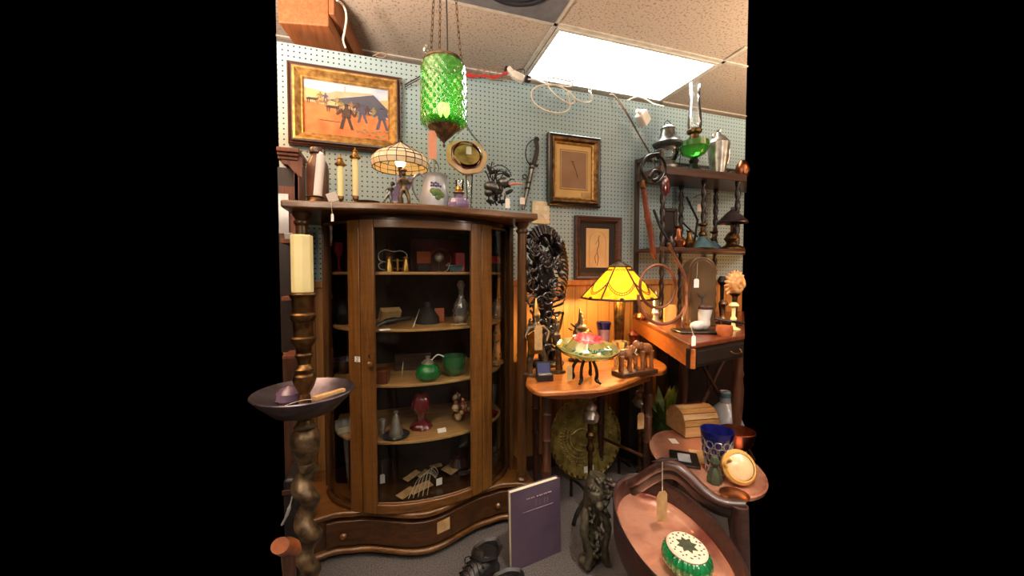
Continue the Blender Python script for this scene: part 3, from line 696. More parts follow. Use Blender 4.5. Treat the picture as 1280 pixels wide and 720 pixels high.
for i in range(18):
    a = 2*PI*i/18; c = Vector((X+math.cos(a)*R0*1.03, Y+math.sin(a)*R0*1.03, zb_+.013))
    Rr = RZ(math.degrees(a)); b.add([c+Rr @ Vector(p) for p in ((0, -.009, 0), (0, .009, 0), (.006, 0, .018), (-.003, -.009, 0), (-.003, .009, 0))], [(0, 1, 2), (3, 2, 4), (0, 2, 3), (1, 4, 2)])
b.build('brass_base', 'bronze', t)
b = MB()
for i in range(12):
    a = 2*PI*i/12; b.sph((X+math.cos(a)*R0*.93, Y+math.sin(a)*R0*.93, zb_-.003), .0045, 8)
b.build('piercing', 'brass', t)
MB().lathe([(0, 0), (.012, .0), (.012, .03), (.022, .045), (.027, .065), (.022, .085), (0, .095)], (X, Y, zb_+.012), 20).build('bulb', 'bulb_green', t)
lamp('POINT', 'lantern_bulb', (X, Y, zb_+.065), 2.2, (1, .98, .8), .025)
ch = MB()
def chain(b, p0, p1, r=.0035, l=.016):
    p0, p1 = Vector(p0), Vector(p1); L = (p1-p0).length; n = int(L/(l*1.45)); d = (p1-p0).normalized()
    s1 = d.orthogonal().normalized(); s2 = d.cross(s1)
    for i in range(n):
        c = p0+(p1-p0)*((i+.5)/n); s = s1 if i % 2 else s2
        b.tube([c+d*math.sin(u)*l*.95+s*math.cos(u)*r*1.5 for u in [2*PI*j/8 for j in range(8)]], r*.42, 5, closed=True)
CH = [(-.7, -.6), (.85, -.4), (-.1, .9)]
for a, c_ in CH:
    b = MB(); chain(b, (X+a*rr_, Y+c_*rr_, zt+.01), (X+a*rr_*.45, Y+c_*rr_*.45, CEIL-.03)); b.build('chain', 'old_brass', t)
MB().tube(spline([(X+.004, Y, CEIL-.02), (X+.012, Y, 2.45), (X+.016, Y, zt+.02), (X, Y, zb_+.1)], 8), .0035, 6).build('electric_cord', 'cord_dark', t)
MB().lathe([(.05, -.004), (.052, -.012), (.03, -.03), (.01, -.034), (0, -.036)], (X, Y, CEIL), 24).build('canopy', 'old_brass', t)
b = MB(); b.sph((X-rr_*.95, Y-.02, zt+.035), .012, 10); b.tube([(X-rr_*.95, Y-.02, zt+.02), (X-rr_*.9, Y-.02, zt+.055)], .005, 7); b.build('hook_clip', 'silver', t)
paper_tag('string_tag', 'long salmon-coloured tag hanging below the green lantern', at(533, 153, Y-.07), at(540.5, 181, Y-.07), (9.5*k, 33*k), 'pink_tag')

# ================================================================== ON TOP OF THE CHINA CABINET
def base(px, Y, z=TOP): return Vector((Xa(px, Y), Y, z+.0005))
# brown jar behind the candles
Y = 1.80; b0 = base(399.5, Y); k = mpp(399, Y); h = at(399, 186, Y).z-b0.z
t = thing('stoneware_jar', 'tall dark brown glazed jar behind the white twisted candle', 'jar', tuple(b0))
MB().lathe([(0, 0), (11.5*k, 0), (12.5*k, .004), (12.6*k, h*.65), (11.5*k, h*.75), (8*k, h*.84), (7.3*k, h*.88), (7.3*k, h*.9)], b0, 28).build('jar_body', 'brown_jar', t)
MB().lathe([(7.5*k, h*.9), (9*k, h*.915), (9*k, h*.96), (8*k, h), (0, h)], b0, 28).build('jar_lid', 'mahogany', t)
# white candle in a low brown bowl
Y = 1.655; b0 = base(396, Y); k = mpp(396, Y)
t = thing('white_candle', 'thick white taper candle leaning in a low brown metal holder', 'candle', tuple(b0))
MB().lathe([(0, 0), (9*k, 0), (11*k, .003), (9.5*k, .010), (9.5*k, .022), (11*k, .026), (10*k, .028), (8*k, .024), (0, .020)], b0, 24).build('holder', 'old_brass', t)
b = MB(); c0 = at(397, 245, Y); c1 = at(401.5, 194, Y)
prof_pts = [c0+(c1-c0)*i/24 for i in range(25)]
b.tube(prof_pts, [5*k]*25, 14); b.tube([c1, at(400, 189.5, Y)], [4.4*k, .6*k], 14); b.build('wax', 'white_wax', t)
paper_tag('string_tag', 'white slip tag hanging on string over the front edge of the cabinet top', Vector((Xa(417, 1.60), 1.565, TOP+.004)), at(415.5, 272, 1.555), (3*k, 9*k))
b0 = base(417, 1.64); tag(MB().box(b0+Vector((0, 0, .028)), (12*k, .002, 11*k), RY(-22) @ RX(20)).build('folded_tag', 'paper', smooth=False), 'crumpled white paper tag lying between the candle holders on the cabinet', 'price tag')
# pair of brass candle sconces with ivory sleeves
def candlestick(px, topy, label, Y, caplift):
    b0 = base(px, Y); k = mpp(px, Y); H_ = at(px, topy, Y).z-b0.z
    t = thing('brass_candlestick', label, 'candlestick', tuple(b0), 'pair of brass candlesticks with ivory candle sleeves')
    z1 = .035+caplift; zc = H_-11*k
    MB().lathe([(0, 0), (7*k, 0), (7.4*k, .003), (4*k, .007), (1.6*k, .012), (1.6*k, z1-.018), (3.4*k, z1-.012), (3.8*k, z1), (3.2*k, z1+.004), (0, z1+.004)], b0, 20).build('cup', 'old_brass', t)
    MB().lathe([(0, z1+.002), (3.6*k, z1+.002), (3.4*k, zc), (0, zc)], b0, 18).build('candle_sleeve', 'ivory_wax', t)
    MB().lathe([(0, zc-.001), (4*k, zc), (6.4*k, zc+1.5*k), (6.6*k, zc+3*k), (4*k, zc+5*k), (3*k, zc+8*k), (3.6*k, zc+9*k), (1.5*k, zc+11*k), (.4*k, zc+14*k), (0, zc+14*k)], b0, 20).build('cap', 'brass', t)
    MB().tube(spline([b0+Vector((3*k, 0, .012)), b0+Vector((9*k, -.005, .006)), b0+Vector((18*k, -.01, .010)), b0+Vector((24*k, -.004, .016))], 6), [.004]*10+[.005]*9, 8).build('arm', 'old_brass', t)
candlestick(427.5, 197, 'shorter brass candlestick with ivory sleeve, left of the pair', 1.66, 0)
candlestick(446, 188, 'taller brass candlestick with ivory sleeve, right of the pair', 1.70, .012)
# bronze dish
Y = 1.60; b0 = base(462, Y); k = mpp(462, Y)
tag(MB().lathe([(0, .002), (10*k, .0), (13*k, .006), (14*k, .010), (12.5*k, .009), (9*k, .005), (0, .004)], b0, 28).build('shallow_dish', 'bronze'), 'small shallow bronze dish lying right of the candlesticks on the cabinet', 'dish')
# leaded glass lamp with figural base
Y = 1.76; b0 = base(502, Y); k = mpp(502, Y)
t = thing('leaded_glass_lamp', 'small lamp with cream and pink leaded glass shade on the cabinet top', 'lamp', tuple(b0))
zz = lambda y: at(502, y, Y).z
zr = zz(210); ztp = zz(179)
prof = [(33*k, zz(211)), (34.5*k, zz(205)), (33*k, zz(199)), (28*k, zz(194)), (3*k, ztp)]
def shade(name, pr, n, mi_fn, mats, par, leadm='lead', lr=.0021):
    vs = []; fs = []; b = MB(); bars = MB()
    rings = [[Vector((b0.x+r*math.cos(2*PI*(i+.5)/n), b0.y+r*math.sin(2*PI*(i+.5)/n), z)) for i in range(n)] for r, z in pr]
    for i in range(len(pr)-1):
        for j in range(n):
            q = (j+1) % n; b.mat(mi_fn(i, j)); b.add([rings[i][j], rings[i][q], rings[i+1][q], rings[i+1][j]], [(0, 1, 2, 3)])
            bars.tube([rings[i][j], rings[i+1][j]], lr, 5)
            bars.tube([rings[i][j], rings[i][q]], lr, 5)
    return b, bars
b, bars = shade('s', prof, 20, lambda i, j: (1 if (i == 3 and j % 2) else 0), None, t)
sh = b.build('shade', ['stain_cream', 'stain_pink'], t, smooth=False, solid=.0015)
bars.build('leading', 'lead', sh)
MB().lathe([(3.5*k, ztp-.002), (4*k, ztp+.002), (1.4*k, ztp+.006), (2*k, ztp+.010), (0, ztp+.018)], (b0.x, b0.y, 0), 16).build('finial', 'bronze', t)
MB().lathe([(0, 0), (14*k, 0), (15*k, .004), (12*k, .010), (4*k, .018), (2.4*k, .03), (3.4*k, .05), (2*k, .07), (2*k, zr-b0.z-.02), (3*k, zr-b0.z-.01), (3*k, zr-b0.z+.01), (0, zr-b0.z+.012)], b0, 24).build('stem', 'pewter', t)
MB().sph((b0.x, b0.y, zr+.022), .022, 16).build('bulb', 'bulb_warm', t)
lamp('POINT', 'leaded_lamp_bulb', (b0.x, b0.y, zr+.02), 1.2, (1, .72, .42), .022)
# two figurines in front of the lamp
def figurine(px, Y, topy, name, label, m, lean=0, pose=0, z=TOP, cat='figurine', mats=None):
    b0 = base(px, Y, z); s = (at(px, topy, Y).z-z)
    t = thing(name, label, cat, tuple(b0)); f = lambda x, y, zz_: b0+Vector((x*s+lean*zz_*s, y*s, zz_*s))
    b = MB()
    b.tube([f(-.10, -.02, .01), f(-.12, -.04, .22), f(-.05, 0, .45)], [.045*s, .05*s, .075*s], 8)
    b.tube([f(.14, -.05, .01), f(.13, -.06, .22), f(.05, 0, .45)], [.045*s, .05*s, .075*s], 8)
    b.tube([f(0, 0, .42), f(0, .01, .58), f(0, 0, .75), f(0, 0, .82)], [.09*s, .08*s, .11*s, .04*s], 10)
    b.sph(f(0, -.01, .90), (.065*s, .07*s, .085*s), 12)
    b.tube([f(-.10, 0, .76), f(-.19, -.05, .60), f(-.10, -.13, .50)], [.035*s, .03*s, .025*s], 7)
    b.tube([f(.10, 0, .76), f(.20, -.04, .66), f(.26, -.06, .82) if pose else f(.12, -.13, .52)], [.035*s, .03*s, .025*s], 7)
    b.build('figure', m, t, remesh=max(.0022, .016*s))
    MB().lathe([(0, -.0), (.2*s, 0), (.2*s, .02*s), (.16*s, .035*s), (0, .035*s)], b0, 20, sxy=(1, .7)).build('plinth', 'bronze' if m != 'steel' else 'steel', t)
    return t, f, s
t, f, s = figurine(506, 1.60, 213, 'winged_figurine', 'standing bronze figurine with raised wings in front of the leaded lamp', 'bronze', 0, 1)
b = MB()
for sx in (-1, 1):
    b.add([f(sx*.05, .05, .72), f(sx*.20, .08, .95), f(sx*.23, .08, .72), f(sx*.18, .08, .52), f(sx*.10, .06, .45)], [(0, 1, 2, 3, 4)])
b.build('wings', 'pewter', t, smooth=False, solid=.003)
MB().sph(f(0, .01, .99), (.10*s, .10*s, .05*s), 12).build('hat', 'copper', t)
t, f, s = figurine(484, 1.60, 227, 'seated_figurine', 'pale reclining woman figurine with dark hair left of the leaded lamp', 'steel', .25, 0)
MB().sph(f(.03, .02, .93), (.10*s, .10*s, .09*s), 12).build('hair', 'leather_black', t)
b = MB(); b.add([f(-.05, .05, .6), f(.35, .08, 1.05), f(.55, .09, .75), f(.45, .08, .25), f(.1, .06, .2)], [(0, 1, 2, 3, 4)]); b.build('wings', 'lavender', t, smooth=False, solid=.002)
# pitcher
Y = 1.65; b0 = base(544, Y); k = mpp(544, Y); Hh = at(544, 219, Y).z-b0.z
t = thing('stoneware_pitcher', 'grey-white pitcher painted with blue grapes and green leaf', 'pitcher', tuple(b0))
prof = [(0, 0), (17*k, 0), (19*k, .004), (18.5*k, Hh*.3), (15*k, Hh*.65), (11.5*k, Hh*.87), (12.5*k, Hh*.97), (13.5*k, Hh), (12.5*k, Hh), (11*k, Hh*.95), (10.5*k, Hh*.85), (16*k, Hh*.3), (0, .01)]
MB().lathe(prof, b0, 40, fn=lambda a, z: 1+(.28*max(0, math.cos(a))**14 if z-0 > Hh*.8 else 0)).build('body', 'stoneware', t)
MB().tube(spline([b0+Vector((-12*k, 0, Hh*.90)), b0+Vector((-19*k, 0, Hh*1.02)), b0+Vector((-26*k, -.004, Hh*.80)), b0+Vector((-25*k, -.004, Hh*.5)), b0+Vector((-18*k, 0, Hh*.22))], 6), 2.0*k, 8, flat=.7).build('handle', 'stoneware', t)
b = MB()
def onbody(a, hz):
    hz_ = hz*Hh; r = 18.5*k+(15*k-18.5*k)*min(1, max(0, (hz-.3)/.35)) if hz < .65 else 15*k+(11.5*k-15*k)*(hz-.65)/.22
    return b0+Vector((math.sin(a)*r*1.01, -math.cos(a)*r*1.01, hz_))
for i in range(9): b.sph(onbody(-.35+.22*(i % 5)*.8, .62+.07*(i//5)+.02*math.sin(i*3)), (1.6*k, .8*k, 1.6*k), 8)
b.mat(1)
for a, hz, s_ in ((.05, .40, 6.5), (-.22, .46, 4), (.30, .36, 4.5), (.1, .28, 3.5)): b.sph(onbody(a, hz), (s_*k, 1.0*k, s_*k*.9), 12)
b.build('painted_fruit', ['grape_blue', 'leaf_green'], t)
b = MB(); b.tube(spline([b0+Vector((-3*k, 0, Hh*.9)), b0+Vector((-6*k, 0, Hh*1.3)), b0+Vector((-1*k, 0, Hh*1.45)), b0+Vector((1*k, 0, Hh*.95))], 6), .8*k, 6)
b.tube(spline([b0+Vector((3*k, 0, Hh*.9)), b0+Vector((5*k, 0, Hh*1.25)), b0+Vector((0, 0, Hh*1.40)), b0+Vector((0, 0, Hh*.95))], 6), .8*k, 6)
tag(b.build('metal_tongs', 'steel'), 'looped metal tongs standing in the painted pitcher', 'tongs')
# lavender glass bottle
Y = 1.595; b0 = base(574, Y); k = mpp(574, Y); Hh = at(574, 233, Y).z-b0.z
t = thing('lavender_glass_lamp', 'small lavender pressed glass oil lamp with brass collar beside the pitcher', 'lamp', tuple(b0))
MB().lathe([(0, 0), (12*k, 0), (13*k, .004), (13.5*k, Hh*.25), (11*k, Hh*.42), (5*k, Hh*.52), (6*k, Hh*.62), (4*k, Hh*.68), (0, Hh*.68)], b0, 32, fn=lambda a, z: 1+.06*math.cos(a*10)).build('font', 'lavender', t)
MB().lathe([(6.5*k, Hh*.68), (7.6*k, Hh*.71), (7*k, Hh*.75), (4*k, Hh*.80), (4.5*k, Hh*.84), (3*k, Hh*1.0), (0, Hh)], b0, 24).build('collar', 'brass', t)
# bride's basket
Y = 1.80; k = mpp(586, Y); c = at(583, 196, Y); b0 = base(587, Y)
t = thing('glass_basket', 'cream ruffled glass basket with maroon lining and tall twisted handle', 'basket', tuple(b0))
Rt = RX(74)      # the bowl is tipped up so that its mouth faces the aisle
b = MB().nocap(); b.lathe([(5*k, -15*k), (14*k, -12*k), (20*k, -5*k), (25.5*k, 2*k), (25*k, 4*k), (20*k, 5*k), (17.5*k, 3*k)], c, 60, Rt, fn=lambda a, z: (1+.025*math.cos(a*7)*(1 if z > -8*k else .2))*(1-(.26*math.exp(-((a-PI/2)/.62)**2) if z > -6*k else 0)), sxy=(1, 1.02)); b.build('bowl_outside', 'cream_glass', t, solid=.0025)
b = MB().nocap(); b.lathe([(18.4*k, 5.2*k), (17.5*k, 5.8*k), (16*k, 3*k), (14*k, -7*k), (1*k, -11*k)], c, 48, Rt); b.build('bowl_lining', 'maroon_glass', t)
for ch_, nm in ((None, None),): pass
MB().lathe([(0, 4.6*k), (15*k, 4.6*k), (15*k, 3*k), (0, 3*k)], c, 32, Rt, sxy=(1.05, .9)).build('glass_disc', 'tray_brass', t, label='olive mirror-like centre')
MB().tube(spline([c+Vector((-22*k, 0, 4*k)), c+Vector((-17*k, 0, 19*k)), c+Vector((-4*k, 0, 34*k)), c+Vector((1*k, 0, 36*k)), c+Vector((8*k, 0, 27*k)), c+Vector((19*k, 0, 15*k)), c+Vector((23*k, 0, 2*k))], 8), 1.1*k, 8).build('handle', 'clear_glass', t)
MB().lathe([(0, 0), (11*k, 0), (12*k, .004), (9*k, .010), (3*k, .02), (2.4*k, .04), (3*k, .07), (5*k, c.z-b0.z-20*k), (0, c.z-b0.z-18*k)], b0, 28).build('pedestal', 'clear_glass', t)
b = MB(); b.add([c+Vector(p) for p in ((-22*k, -.01, -4*k), (-15*k, -.03, 2*k), (-4*k, -.035, -20*k), (-10*k, -.02, -24*k))], [(0, 1, 2, 3)])
b.add([c+Vector(p) for p in ((24*k, -.01, 2*k), (16*k, -.03, -4*k), (5*k, -.035, -20*k), (14*k, -.02, -22*k))], [(0, 1, 2, 3)])
b.add([c+Vector(p) for p in ((-8*k, -.03, -15*k), (8*k, -.03, -16*k), (6*k, -.03, -26*k), (-6*k, -.03, -26*k))], [(0, 1, 2, 3)]); b.build('ruffle_folds', 'cream_glass', t, solid=.004, sub=2)
paper_tag('string_tag', 'small white price tag hanging inside the glass basket', c+Vector((2*k, -.045, 16*k)), at(586, 188, Y-.045), (6.5*k, 9*k))
# goblet in front of the basket
Y = 1.70; b0 = base(575, Y); k = mpp(572, Y)
tag(MB().lathe([(0, 0), (6*k, 0), (6*k, .002), (1*k, .006), (1*k, 14*k), (4*k, 20*k), (5.6*k, 40*k), (5.2*k, 40*k), (3.6*k, 21*k), (0, 17*k)], b0, 28).build('clear_goblet', 'clear_glass'), 'clear stemmed glass standing in front of the cream glass basket', 'glass')
# dark metal insect sculpture
Y = 1.66; b0 = base(624, Y); k = mpp(624, Y)
t = thing('metal_sculpture', 'tangled dark metal sculpture of leaves and tendrils at the cabinet corner', 'sculpture', tuple(b0))
rg = random.Random(11); b = MB()
p = lambda x, y, d=0: at(x, y, Y+d)
b.sph(p(617, 235), (13*k, 8*k, 8*k), 16, RY(12)); b.sph(p(628, 228), (9*k, 7*k, 6*k), 14, RY(-20)); b.sph(p(611, 241), (6*k, 6*k, 5*k), 12); b.build('body', 'steel', t, sub=0)
b = MB()
for i in range(16):
    a = rg.random()*6.28; c0 = p(622+rg.uniform(-9, 9), 226+rg.uniform(-8, 16)); r = rg.uniform(4, 9)*k
    b.tube(arc(c0, r, rg.uniform(0, 180), rg.uniform(200, 400), 10, ('xz', 'yz', 'xy')[i % 3]), .8*k, 6)
for x1, y1, x2, y2 in ((612, 222, 618, 205), (618, 220, 632, 214), (626, 222, 640, 216), (612, 226, 602, 216), (636, 226, 646, 230)):
    b.tube(spline([p(x1, y1), p((x1+x2)/2, min(y1, y2)-2), p(x2, y2)], 5), [.8*k]*6+[.3*k]*5, 6)
b.tube(arc(p(625, 222), 15*k, 10, 170, 16), .6*k, 6)
for x, y, s_, an in ((612, 212, 7, 60), (617, 215, 7, -20), (633, 218, 6, 30), (636, 240, 7, -30), (613, 252, 6, 10), (628, 252, 7, -10), (620, 246, 6, 80), (634, 232, 5, 0)):
    b.sph(p(x, y), (s_*k, 2*k, 2.6*k), 10, RY(an))
for x in (613, 620, 627, 633): b.tube(spline([p(x, 240), p(x-2, 248, -.01), p(x+1, 257)], 5), 1.1*k, 6)
b.build('tendrils', 'dark_iron', t)
MB().lathe([(0, 0), (14*k, 0), (15*k, .004), (12*k, .008), (0, .008)], b0, 24, sxy=(1.2, .7)).build('plinth', 'dark_iron', t)
b = MB(); b.tube(spline([p(636, 231), p(644, 229.5), p(653, 230)], 5), [1.8*k]*6+[1.2*k]*5, 8); b.build('perch', 'pink_tag', t)
paper_tag('string_tag', 'pale conical tag hanging at the foot of the tangled metal sculpture', p(631, 240, -.04), p(634.5, 254, -.04), (6*k, 12*k))
# ================================================================== helpers for turned shapes read off the photograph
def LP(prof, px, Y, z0=None):
    k = mpp(px, Y); z = [at(px, y, Y).z for r, y in prof]
    s = 0 if z0 is None else z0-min(z)
    return [(max(0, r*k), q+s) for (r, y), q in zip(prof, z)]
def turned(name, label, cat, px, Y, parts, z0=None, group=None, n=28, sxy=(1, 1)):
    # parts: (part name, material, [(radius px, y px)...]); the thing stands on z0
    X = Xa(px, Y); allz = min(at(px, y, Y).z for _, _, pr in parts for r, y in pr)
    s = 0 if z0 is None else z0-allz; k = mpp(px, Y)
    t = thing(name, label, cat, (X, Y, allz+s), group)
    for nm, m, pr in parts:
        MB().lathe([(max(0, r*k), at(px, y, Y).z+s) for r, y in pr], (X, Y, 0), n, sxy=sxy).build(nm, m, t)
    return t
# ================================================================== SIDE TABLE
TZ = .74
t = thing('side_table', 'small table with shaped polished brown top between cabinet and wall desk', 'table', (1.0, 1.7, 0))
fr_ = [atz(px, py, TZ) for px, py in ((657, 478), (663, 484), (675, 489.5), (700, 489), (730, 487), (760, 484), (785, 476), (810, 466), (828, 464), (834, 459), (829, 453), (815, 446))]
sp_ = [(p.x, p.y) for p in spline(fr_, 4)]
poly_ = sp_+[(1.36, 1.90), (1.30, 2.08), (.70, 2.08), (.69, 1.75), (.60, 1.62)]
MB().prism(poly_, TZ-.022, TZ).build('tabletop', 'table_wood', t, bevel=.006)
MB().prism([(.61, 1.47), (.66, 1.42), (.80, 1.39), (1.0, 1.44), (1.22, 1.54), (1.30, 1.66), (1.26, 1.80), (1.22, 2.02), (.73, 2.02), (.72, 1.66)], TZ-.062, TZ-.022).build('apron', 'table_wood', t, smooth=False, bevel=.004)
def tleg(x, y):
    pr = [(.016, 0), (.020, .01), (.013, .03), (.018, .10), (.020, .30), (.024, .31), (.020, .32), (.021, .44), (.026, .45), (.021, .46), (.021, .56), (.027, .57), (.022, .58), (.025, .66), (.0, .66)]
    MB().lathe(pr, (x, y, 0), 18).build('leg', 'walnut', t)
for x, y in ((Xa(684, 1.56), 1.56), (Xa(812, 1.66), 1.66), (1.20, 1.96), (.78, 1.96)): tleg(x, y)
MB().tube([(Xa(684, 1.56), 1.56, .22), (.78, 1.96, .22)], .009, 8).build('stretcher', 'walnut', t)
MB().tube([(1.20, 1.96, .22), (Xa(812, 1.66), 1.66, .22)], .009, 8).build('stretcher', 'walnut', t)

# --- amber glass table lamp
Y = 1.78; px = 774.5; X = Xa(px, Y); k = mpp(px, Y); zz = lambda y: at(px, y, Y).z
t = thing('amber_glass_lamp', 'lit table lamp with six-sided yellow leaded glass shade on side table', 'lamp', (X, Y, TZ))
R1, R0_ = 47*k, 12*k; zb1, zt1 = zz(372.5), zz(333.5)
view = math.atan2(-Y, -X)
va = [view+math.radians(-26+60*i) for i in range(6)]
ring = lambda r, z: [Vector((X+r*math.cos(a), Y+r*math.sin(a), z)) for a in va]
L0, L1 = ring(R1, zb1), ring(R0_, zt1)
panels = MB()
for i in range(6):
    j = (i+1) % 6; panels.add([L0[i], L0[j], L1[j], L1[i]], [(0, 1, 2, 3)])
sh = panels.build('shade', 'stain_amber', t, smooth=False, solid=.002)
lead = MB()
for i in range(6):
    j = (i+1) % 6
    lead.tube([L0[i], L1[i]], .0042, 8)
    lead.tube([L0[i], (L0[i]+L0[j])/2+Vector((0, 0, -.004)), L0[j]], .0052, 8)
    lead.tube([L1[i], L1[j]], .004, 6)
    outn = ((L0[i]+L0[j])/2-Vector((X, Y, zb1))); outn.z = 0; outn = outn.normalized()*.0035
    pt = lambda u, v: (L0[i]*(1-u)+L0[j]*u)*(1-v)+(L1[i]*(1-u)+L1[j]*u)*v+outn
    for off in (0, .07):
        lead.tube([pt(.02+.96*q/14, .43-.30*math.sin(PI*q/14)+off*(1 if 1 else 0)) for q in range(15)], .0018, 5)
    for q in range(1, 14): 
        u = .02+.96*q/14; v = .43-.30*math.sin(PI*q/14); lead.tube([pt(u, v), pt(min(.98, u+.02), v+.07)], .0013, 5)
    for q in range(4): lead.tube([pt(.12+.2*q, .93), pt(.2+.2*q, .86), pt(.28+.2*q, .93)], .0018, 5)
    lead.sph((L0[i]+L0[j])/2+Vector((0, 0, .002)), (.012, .012, .009), 8)
lead.build('leading', 'lead', sh)
MB().lathe([(R0_*1.1, zt1-.004), (R0_*1.15, zt1+.002), (R0_*.7, zt1+.016), (R0_*.25, zt1+.026), (.006, zt1+.030), (.009, zt1+.040), (.004, zt1+.048), (0, zt1+.056)], (X, Y, 0), 24).build('cap', 'bronze', t)
st = TZ+.0005
MB().lathe([(0, 0), (.058, 0), (.060, .008), (.05, .016), (.035, .03), (.022, .04), (.026, .055), (.022, .07), (.024, .08), (.030, zb1-st-.02), (.020, zb1-st-.005), (.008, zb1-st+.01), (.006, zt1-st), (0, zt1-st)], (X, Y, st), 40, fn=lambda a, z: 1+(.06*math.cos(a*12) if .08 <= z <= zb1-st-.01 else 0)).build('fluted_stem', 'old_brass', t)
MB().sph((X, Y-.035, zb1+.055), (.026, .026, .032), 16).build('bulb', 'bulb_warm', t)
MB().sph((X+.02, Y+.035, zb1+.055), (.026, .026, .032), 16).build('bulb', 'bulb_warm', t)
lamp('POINT', 'amber_lamp_bulb', (X-.02, Y-.02, zb1+.03), 24, (1, .60, .20), .03)

# --- black carved sculpture
Y = 1.76; px = 684; b0 = Vector((Xa(px, Y), Y, TZ+.0005)); k = mpp(px, Y); p = lambda x, y, d=0: at(x, y, Y+d)
t = thing('carved_sculpture', 'tall black carved wooden sculpture with ribbed fan crest beside the cabinet', 'sculpture', tuple(b0))
rg = random.Random(5); b = MB()
b.tube([b0+Vector((0, 0, .0)), p(681, 430), p(682, 400), p(680, 370), p(678, 340), p(680, 315)], [11*k, 9*k, 8*k, 12*k, 15*k, 12*k], 14)
for i in range(120):
    y = rg.uniform(300, 448); w = 23 if y < 380 else 14; b.sph(p(681+rg.uniform(-w, w), y, rg.uniform(-.075, -.01)), (rg.uniform(1.6, 3.6)*k, 3*k, rg.uniform(3, 8)*k), 8, RY(rg.uniform(-60, 60)))
for i in range(44):
    y = rg.uniform(300, 445); x = 681+rg.uniform(-18, 18); b.tube(arc(p(x, y, -.085), rg.uniform(4, 8)*k, rg.uniform(0, 200), rg.uniform(220, 420), 9), 1.3*k, 6)
b.lathe([(0, 0), (22*k, 0), (23*k, .012), (17*k, .03), (0, .035)], b0, 20, sxy=(1, .75))
b.build('body', 'ebony', t)
b = MB()      # the ribbed crest, arching over the head from left to right
ctr = p(680, 318)
for i in range(19):
    a = math.radians(158-i*9.2); r0, r1 = 14*k, (34+3*math.sin(i*.33))*k*(1.0 if i < 13 else .9)
    d = Vector((math.cos(a)*.80, 0, math.sin(a))); d2 = Vector((-math.sin(a)*.8, 0, math.cos(a)))
    b.tube([ctr+d*r0+Vector((0, -.01, 0)), ctr+d*(r0+r1)/2+d2*1.5*k+Vector((0, -.045, 0)), ctr+d*r1*.95+Vector((0, -.03, 0)), ctr+d*r1+Vector((0, .01, 0))], [1.2*k, 1.9*k, 1.9*k, 1.0*k], 7)
b.tube([ctr+Vector((math.cos(math.radians(a))*29*k*.8, .004, math.sin(math.radians(a))*31*k)) for a in range(-10, 165, 8)], 4.5*k, 8); b.build('crest', 'ebony', t)
b = MB()
for i in range(13):      # ribbed wing falling down the right side
    x, y = 698+4.5*math.sin(i/12*PI), 305+i*5.2; q = p(x, y, -.02)
    b.tube(spline([q+Vector((-9*k, 0, 5*k)), q+Vector((0, -.02, 4*k)), q+Vector((8*k, 0, -1*k)), q+Vector((9*k, .01, -6*k))], 4), [1.0*k]*4+[1.7*k]*5+[.7*k]*4, 6)
b.build('wing', 'ebony', t)
b = MB()
for x1, y1, x2, y2, x3, y3 in ((690, 378, 704, 372, 707, 365), (690, 384, 702, 380, 706, 374), (689, 392, 700, 391, 705, 392), (690, 400, 694, 412, 700, 424)):
    b.tube(spline([p(x1, y1, -.02), p(x2, y2, -.03), p(x3, y3, -.02)], 5), [2.4*k]*4+[2.8*k]*3+[1*k]*4, 7, flat=.6)
b.build('leaf_blades', 'ebony', t)
paper_tag('string_tag', 'narrow cream tag hanging on the black sculpture wing', p(698.5, 318, -.06), p(699.5, 345, -.06), (3.6*k, 24*k), 'kraft')
# --- figurines on the table
def statuette(px, Y, ytop, name, label, m, extras=None, lean=0):
    return figurine(px, Y, ytop, name, label, m, lean, 0, z=TZ, cat='figurine')
t, f, s = statuette(670, 1.60, 388, 'knight_figurine', 'slim gilt knight figurine wearing a pointed helmet beside the column', 'bronze')
MB().lathe([(.07*s, .93*s), (.05*s, 1.0*s), (.012*s, 1.18*s), (0, 1.2*s)], f(0, 0, 0), 14).build('helmet', 'brass', t)
b = MB(); b.prism([(-.10*s, 0), (.10*s, 0), (.13*s, .3*s), (0, .38*s), (-.13*s, .3*s)], -.006, .006, RX(90), f(-.06, -.12, .35)); b.build('shield', 'brass', t, bevel=.002)
kk = mpp(670, 1.6); paper_tag('string_tag', 'cream rectangular tag tied in front of the knight figurine', at(669, 398, 1.53), at(673, 422, 1.53), (10*kk, 30*kk), 'kraft')
Y = 1.60; px = 698; b0 = Vector((Xa(px, Y), Y, TZ+.0005)); k = mpp(px, Y); p = lambda x, y, d=0: at(x, y, Y+d)
t = thing('bird_figurine', 'bronze bird figurine with tall raised wing left of glass bowl', 'figurine', tuple(b0))
b = MB(); b.tube(spline([p(697, 430), p(695, 418), p(697, 408), p(693, 400)], 5), [6*k]*6+[4*k]*6+[2.5*k]*4, 8); b.tube([b0, p(697, 428)], [3*k, 3*k], 8); b.tube([b0+Vector((.02, 0, 0)), p(699, 428)], [1.5*k]*2, 7); b.lathe([(0, 0), (11*k, 0), (10*k, 3*k), (0, 4*k)], b0, 16, sxy=(1, .7)); b.build('body', 'bronze', t)
b = MB()
for i in range(8): b.tube([p(694+i*.9, 420-i*1.2), p(697+i*1.1, 408-i*2.4), p(700+i*.55, 404-i*2.6)], [1.3*k, 1.2*k, .4*k], 6, flat=.5)
b.build('wing', 'old_brass', t)
